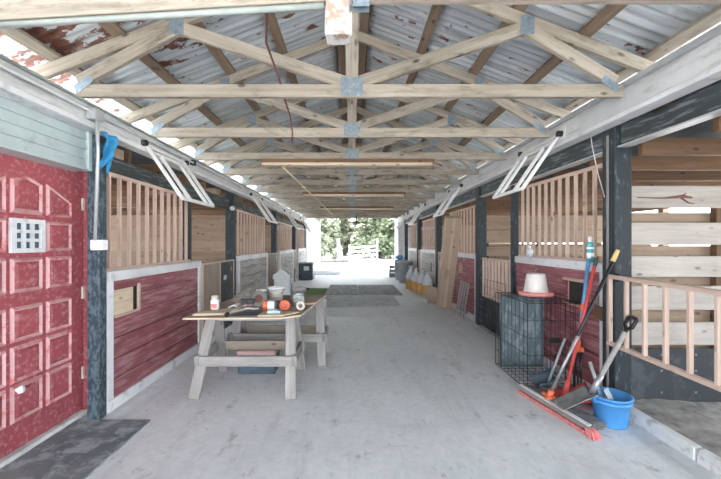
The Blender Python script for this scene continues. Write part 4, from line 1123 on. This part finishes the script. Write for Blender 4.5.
# ------------------------------------------------------------------ outside beyond the aisle
r = thing('gate_panel', 'white wooden gate panel with rails and braces standing outside the doorway', 'gate', (.0, 23.0, -.06), .0)
for x in (-.15, 1.65):
    b = MB(); b.box(x-.05, x+.05, -.05, .05, 0, 1.35 if x < 1 else 1.75, .01); b.build('gate_post', M_WHITE, r)
for k, z in enumerate((.28, .60, .88, 1.16)):
    b = MB(); b.bar((-.15, -.06, z-.02), (1.65, -.06, z+.12), .03, .12, bev=.004); b.build('rail', M_WHITE, r)
b = MB(); b.bar((.62, -.09, .5), (.95, -.09, 1.3), .025, .09); b.build('brace', M_WHITE, r)
b = MB(); b.bar((1.3, -.09, .5), (.98, -.09, 1.3), .025, .09); b.build('brace', M_WHITE, r)
b = MB(); b.bar((-.2, -.1, .08), (1.7, -.1, .22), .06, .09); b.build('foot_board', M_OUTWOOD, r)
r = thing('fence_post', 'tall white fence post outside the far doorway', 'post', (-1.05, 27, -.06))
b = MB(); b.box(-.09, .09, -.09, .09, 0, 1.75, .015); b.build('shaft', M_WHITE, r)
b = MB(); b.box(-.11, .11, -.11, .11, 1.75, 1.8, .01); b.build('cap', M_WHITE, r)
r = thing('folding_trestle', 'small dark wooden A-frame trestle outside the far doorway', 'trestle', (-.72, 21.2, -.06))
for x in (-.35, .12):
    b = MB(); b.bar((x-.2, -.1, 0), (x, 0, .62), .06, .035); b.build('leg', M_OUTWOOD, r)
    b = MB(); b.bar((x+.2, .1, 0), (x, 0, .62), .06, .035); b.build('leg', M_OUTWOOD, r)
b = MB(); b.bar((-.4, 0, .60), (.17, 0, .60), .05, .06); b.build('top_bar', M_OUTWOOD, r)
b = MB(); b.tube([(-2.3, 24.5, .1), (.0, 24.4, .13)], .1, 10)
tag(b.build('log', M_OUTWOOD), 'grey log lying on the sand outside the far doorway', 'log')

def make_tree(seed, h, rad, mat, n, big):
    rnd = random.Random(seed)
    r = thing('yard_tree', '', 'tree')
    b = MB(); tips = []
    b.tube([(0, 0, -.1), (.1, 0, h*.2), (.0, .1, h*.42)], [.24, .18, .13], 9)
    for k in range(9):
        a = k*2.4; z0 = h*(.18+.03*k)
        p = V((.05, .03, z0)); q = p + V((math.cos(a)*rad*.75, math.sin(a)*rad*.75, h*rnd.uniform(.12, .38)))
        m_ = (p+q)/2 + V((0, 0, h*.05))
        b.tube([p, m_, q], [.09, .06, .025], 6); tips += [q, m_]
    b.build('trunk', M_BARK, r)
    cl = [(V((rnd.gauss(0, rad*.5), rnd.gauss(0, rad*.5), h*rnd.uniform(.04, .95))), rad*rnd.uniform(.25, .45)) for _ in range(34)] + [(t, rad*.35) for t in tips]
    b = MB()
    for i in range(n):
        c, cr = cl[i % len(cl)]
        dd = V((rnd.gauss(0, 1), rnd.gauss(0, 1), rnd.gauss(0, 1))).normalized()*cr*rnd.random()**.4
        p = c + dd
        if p.z < .05 or math.hypot(p.x, p.y) > rad*1.0: continue
        u = V((rnd.gauss(0, 1), rnd.gauss(0, 1), rnd.gauss(0, .6))).normalized(); w = u.orthogonal().normalized()
        s_ = big*rnd.uniform(.6, 1.3)
        vs = [p-u*s_, p+w*s_*.55+u*.1*s_, p+u*s_, p-w*s_*.55+u*.1*s_]
        b._add(vs, [(0, 1, 2, 3)], vs)
    b.build('foliage', mat, r)
    reg(r); return r
protoA = make_tree(1, 6.5, 2.9, M_LEAF2, 11000, .22); protoB = make_tree(2, 5.4, 2.6, M_LEAF, 10000, .20)
tl = ['broad pale tree behind the white fence post', 'leafy tree directly behind the white gate panel', 'pale tree seen past the far white wall on the bins side', 'green tree deep in the yard, centre of the doorway',
      'tall tree beyond the far white wall on the door side', 'tree deep in the yard behind the gate panel', 'bushy tree low behind the log outside', 'tree beyond the yard on the bins side', 'farthest tree filling the gap above the gate']
spots = [(-4.0, 32.5, 0), (2.6, 33.5, 1), (9.4, 35, 0), (-.8, 40.5, 0), (-8.2, 41, 1), (6.0, 42, 1), (-4.6, 49, 1), (10.4, 50, 0), (2.6, 50, 0)]
usedp = set()
for i, (x, y, k) in enumerate(spots):
    p = (protoA, protoB)[k]
    t = p if k not in usedp else dup(p)
    usedp.add(k)
    t.location = (x, y, -.06); t.rotation_euler = (0, 0, i*1.3); sc = 1+.12*math.sin(i*2.1); t.scale = (sc, sc, sc)
    t['label'] = tl[i]; t['group'] = 'trees in the yard outside'

# ------------------------------------------------------------------ light, camera
sc = bpy.context.scene
w = bpy.data.worlds.new('sky'); sc.world = w; w.use_nodes = True
nt = w.node_tree; nt.nodes.clear()
out = nt.nodes.new('ShaderNodeOutputWorld'); bg = nt.nodes.new('ShaderNodeBackground')
bg.inputs['Color'].default_value = (.86, .93, 1.0, 1); bg.inputs['Strength'].default_value = 1.0
nt.links.new(bg.outputs[0], out.inputs[0])
sl = bpy.data.lights.new('sun', 'SUN'); sl.energy = 3.8; sl.angle = math.radians(4); sl.color = (1, .96, .9)
so = bpy.data.objects.new('sun', sl); C.objects.link(so); so.rotation_euler = (math.radians(-30), math.radians(-16), 0)

cd = bpy.data.cameras.new('camera'); cam = bpy.data.objects.new('camera', cd); C.objects.link(cam)
cam.location = (0, 0, 1.4); cam.rotation_euler = (PI/2, 0, 0)
cd.sensor_width = 36; cd.sensor_fit = 'HORIZONTAL'; cd.lens = 350/721*36
cd.shift_x = 8.5/721; cd.shift_y = 3.5/721
cd.clip_start = .02; cd.clip_end = 300
sc.camera = cam
sc.view_settings.view_transform = 'Standard'; sc.view_settings.look = 'None'; sc.view_settings.gamma = 1
sc.view_settings.use_curve_mapping = False
sc.view_settings.exposure = 3.35
sc.cycles.max_bounces = 12; sc.cycles.diffuse_bounces = 8; sc.cycles.use_denoising = True
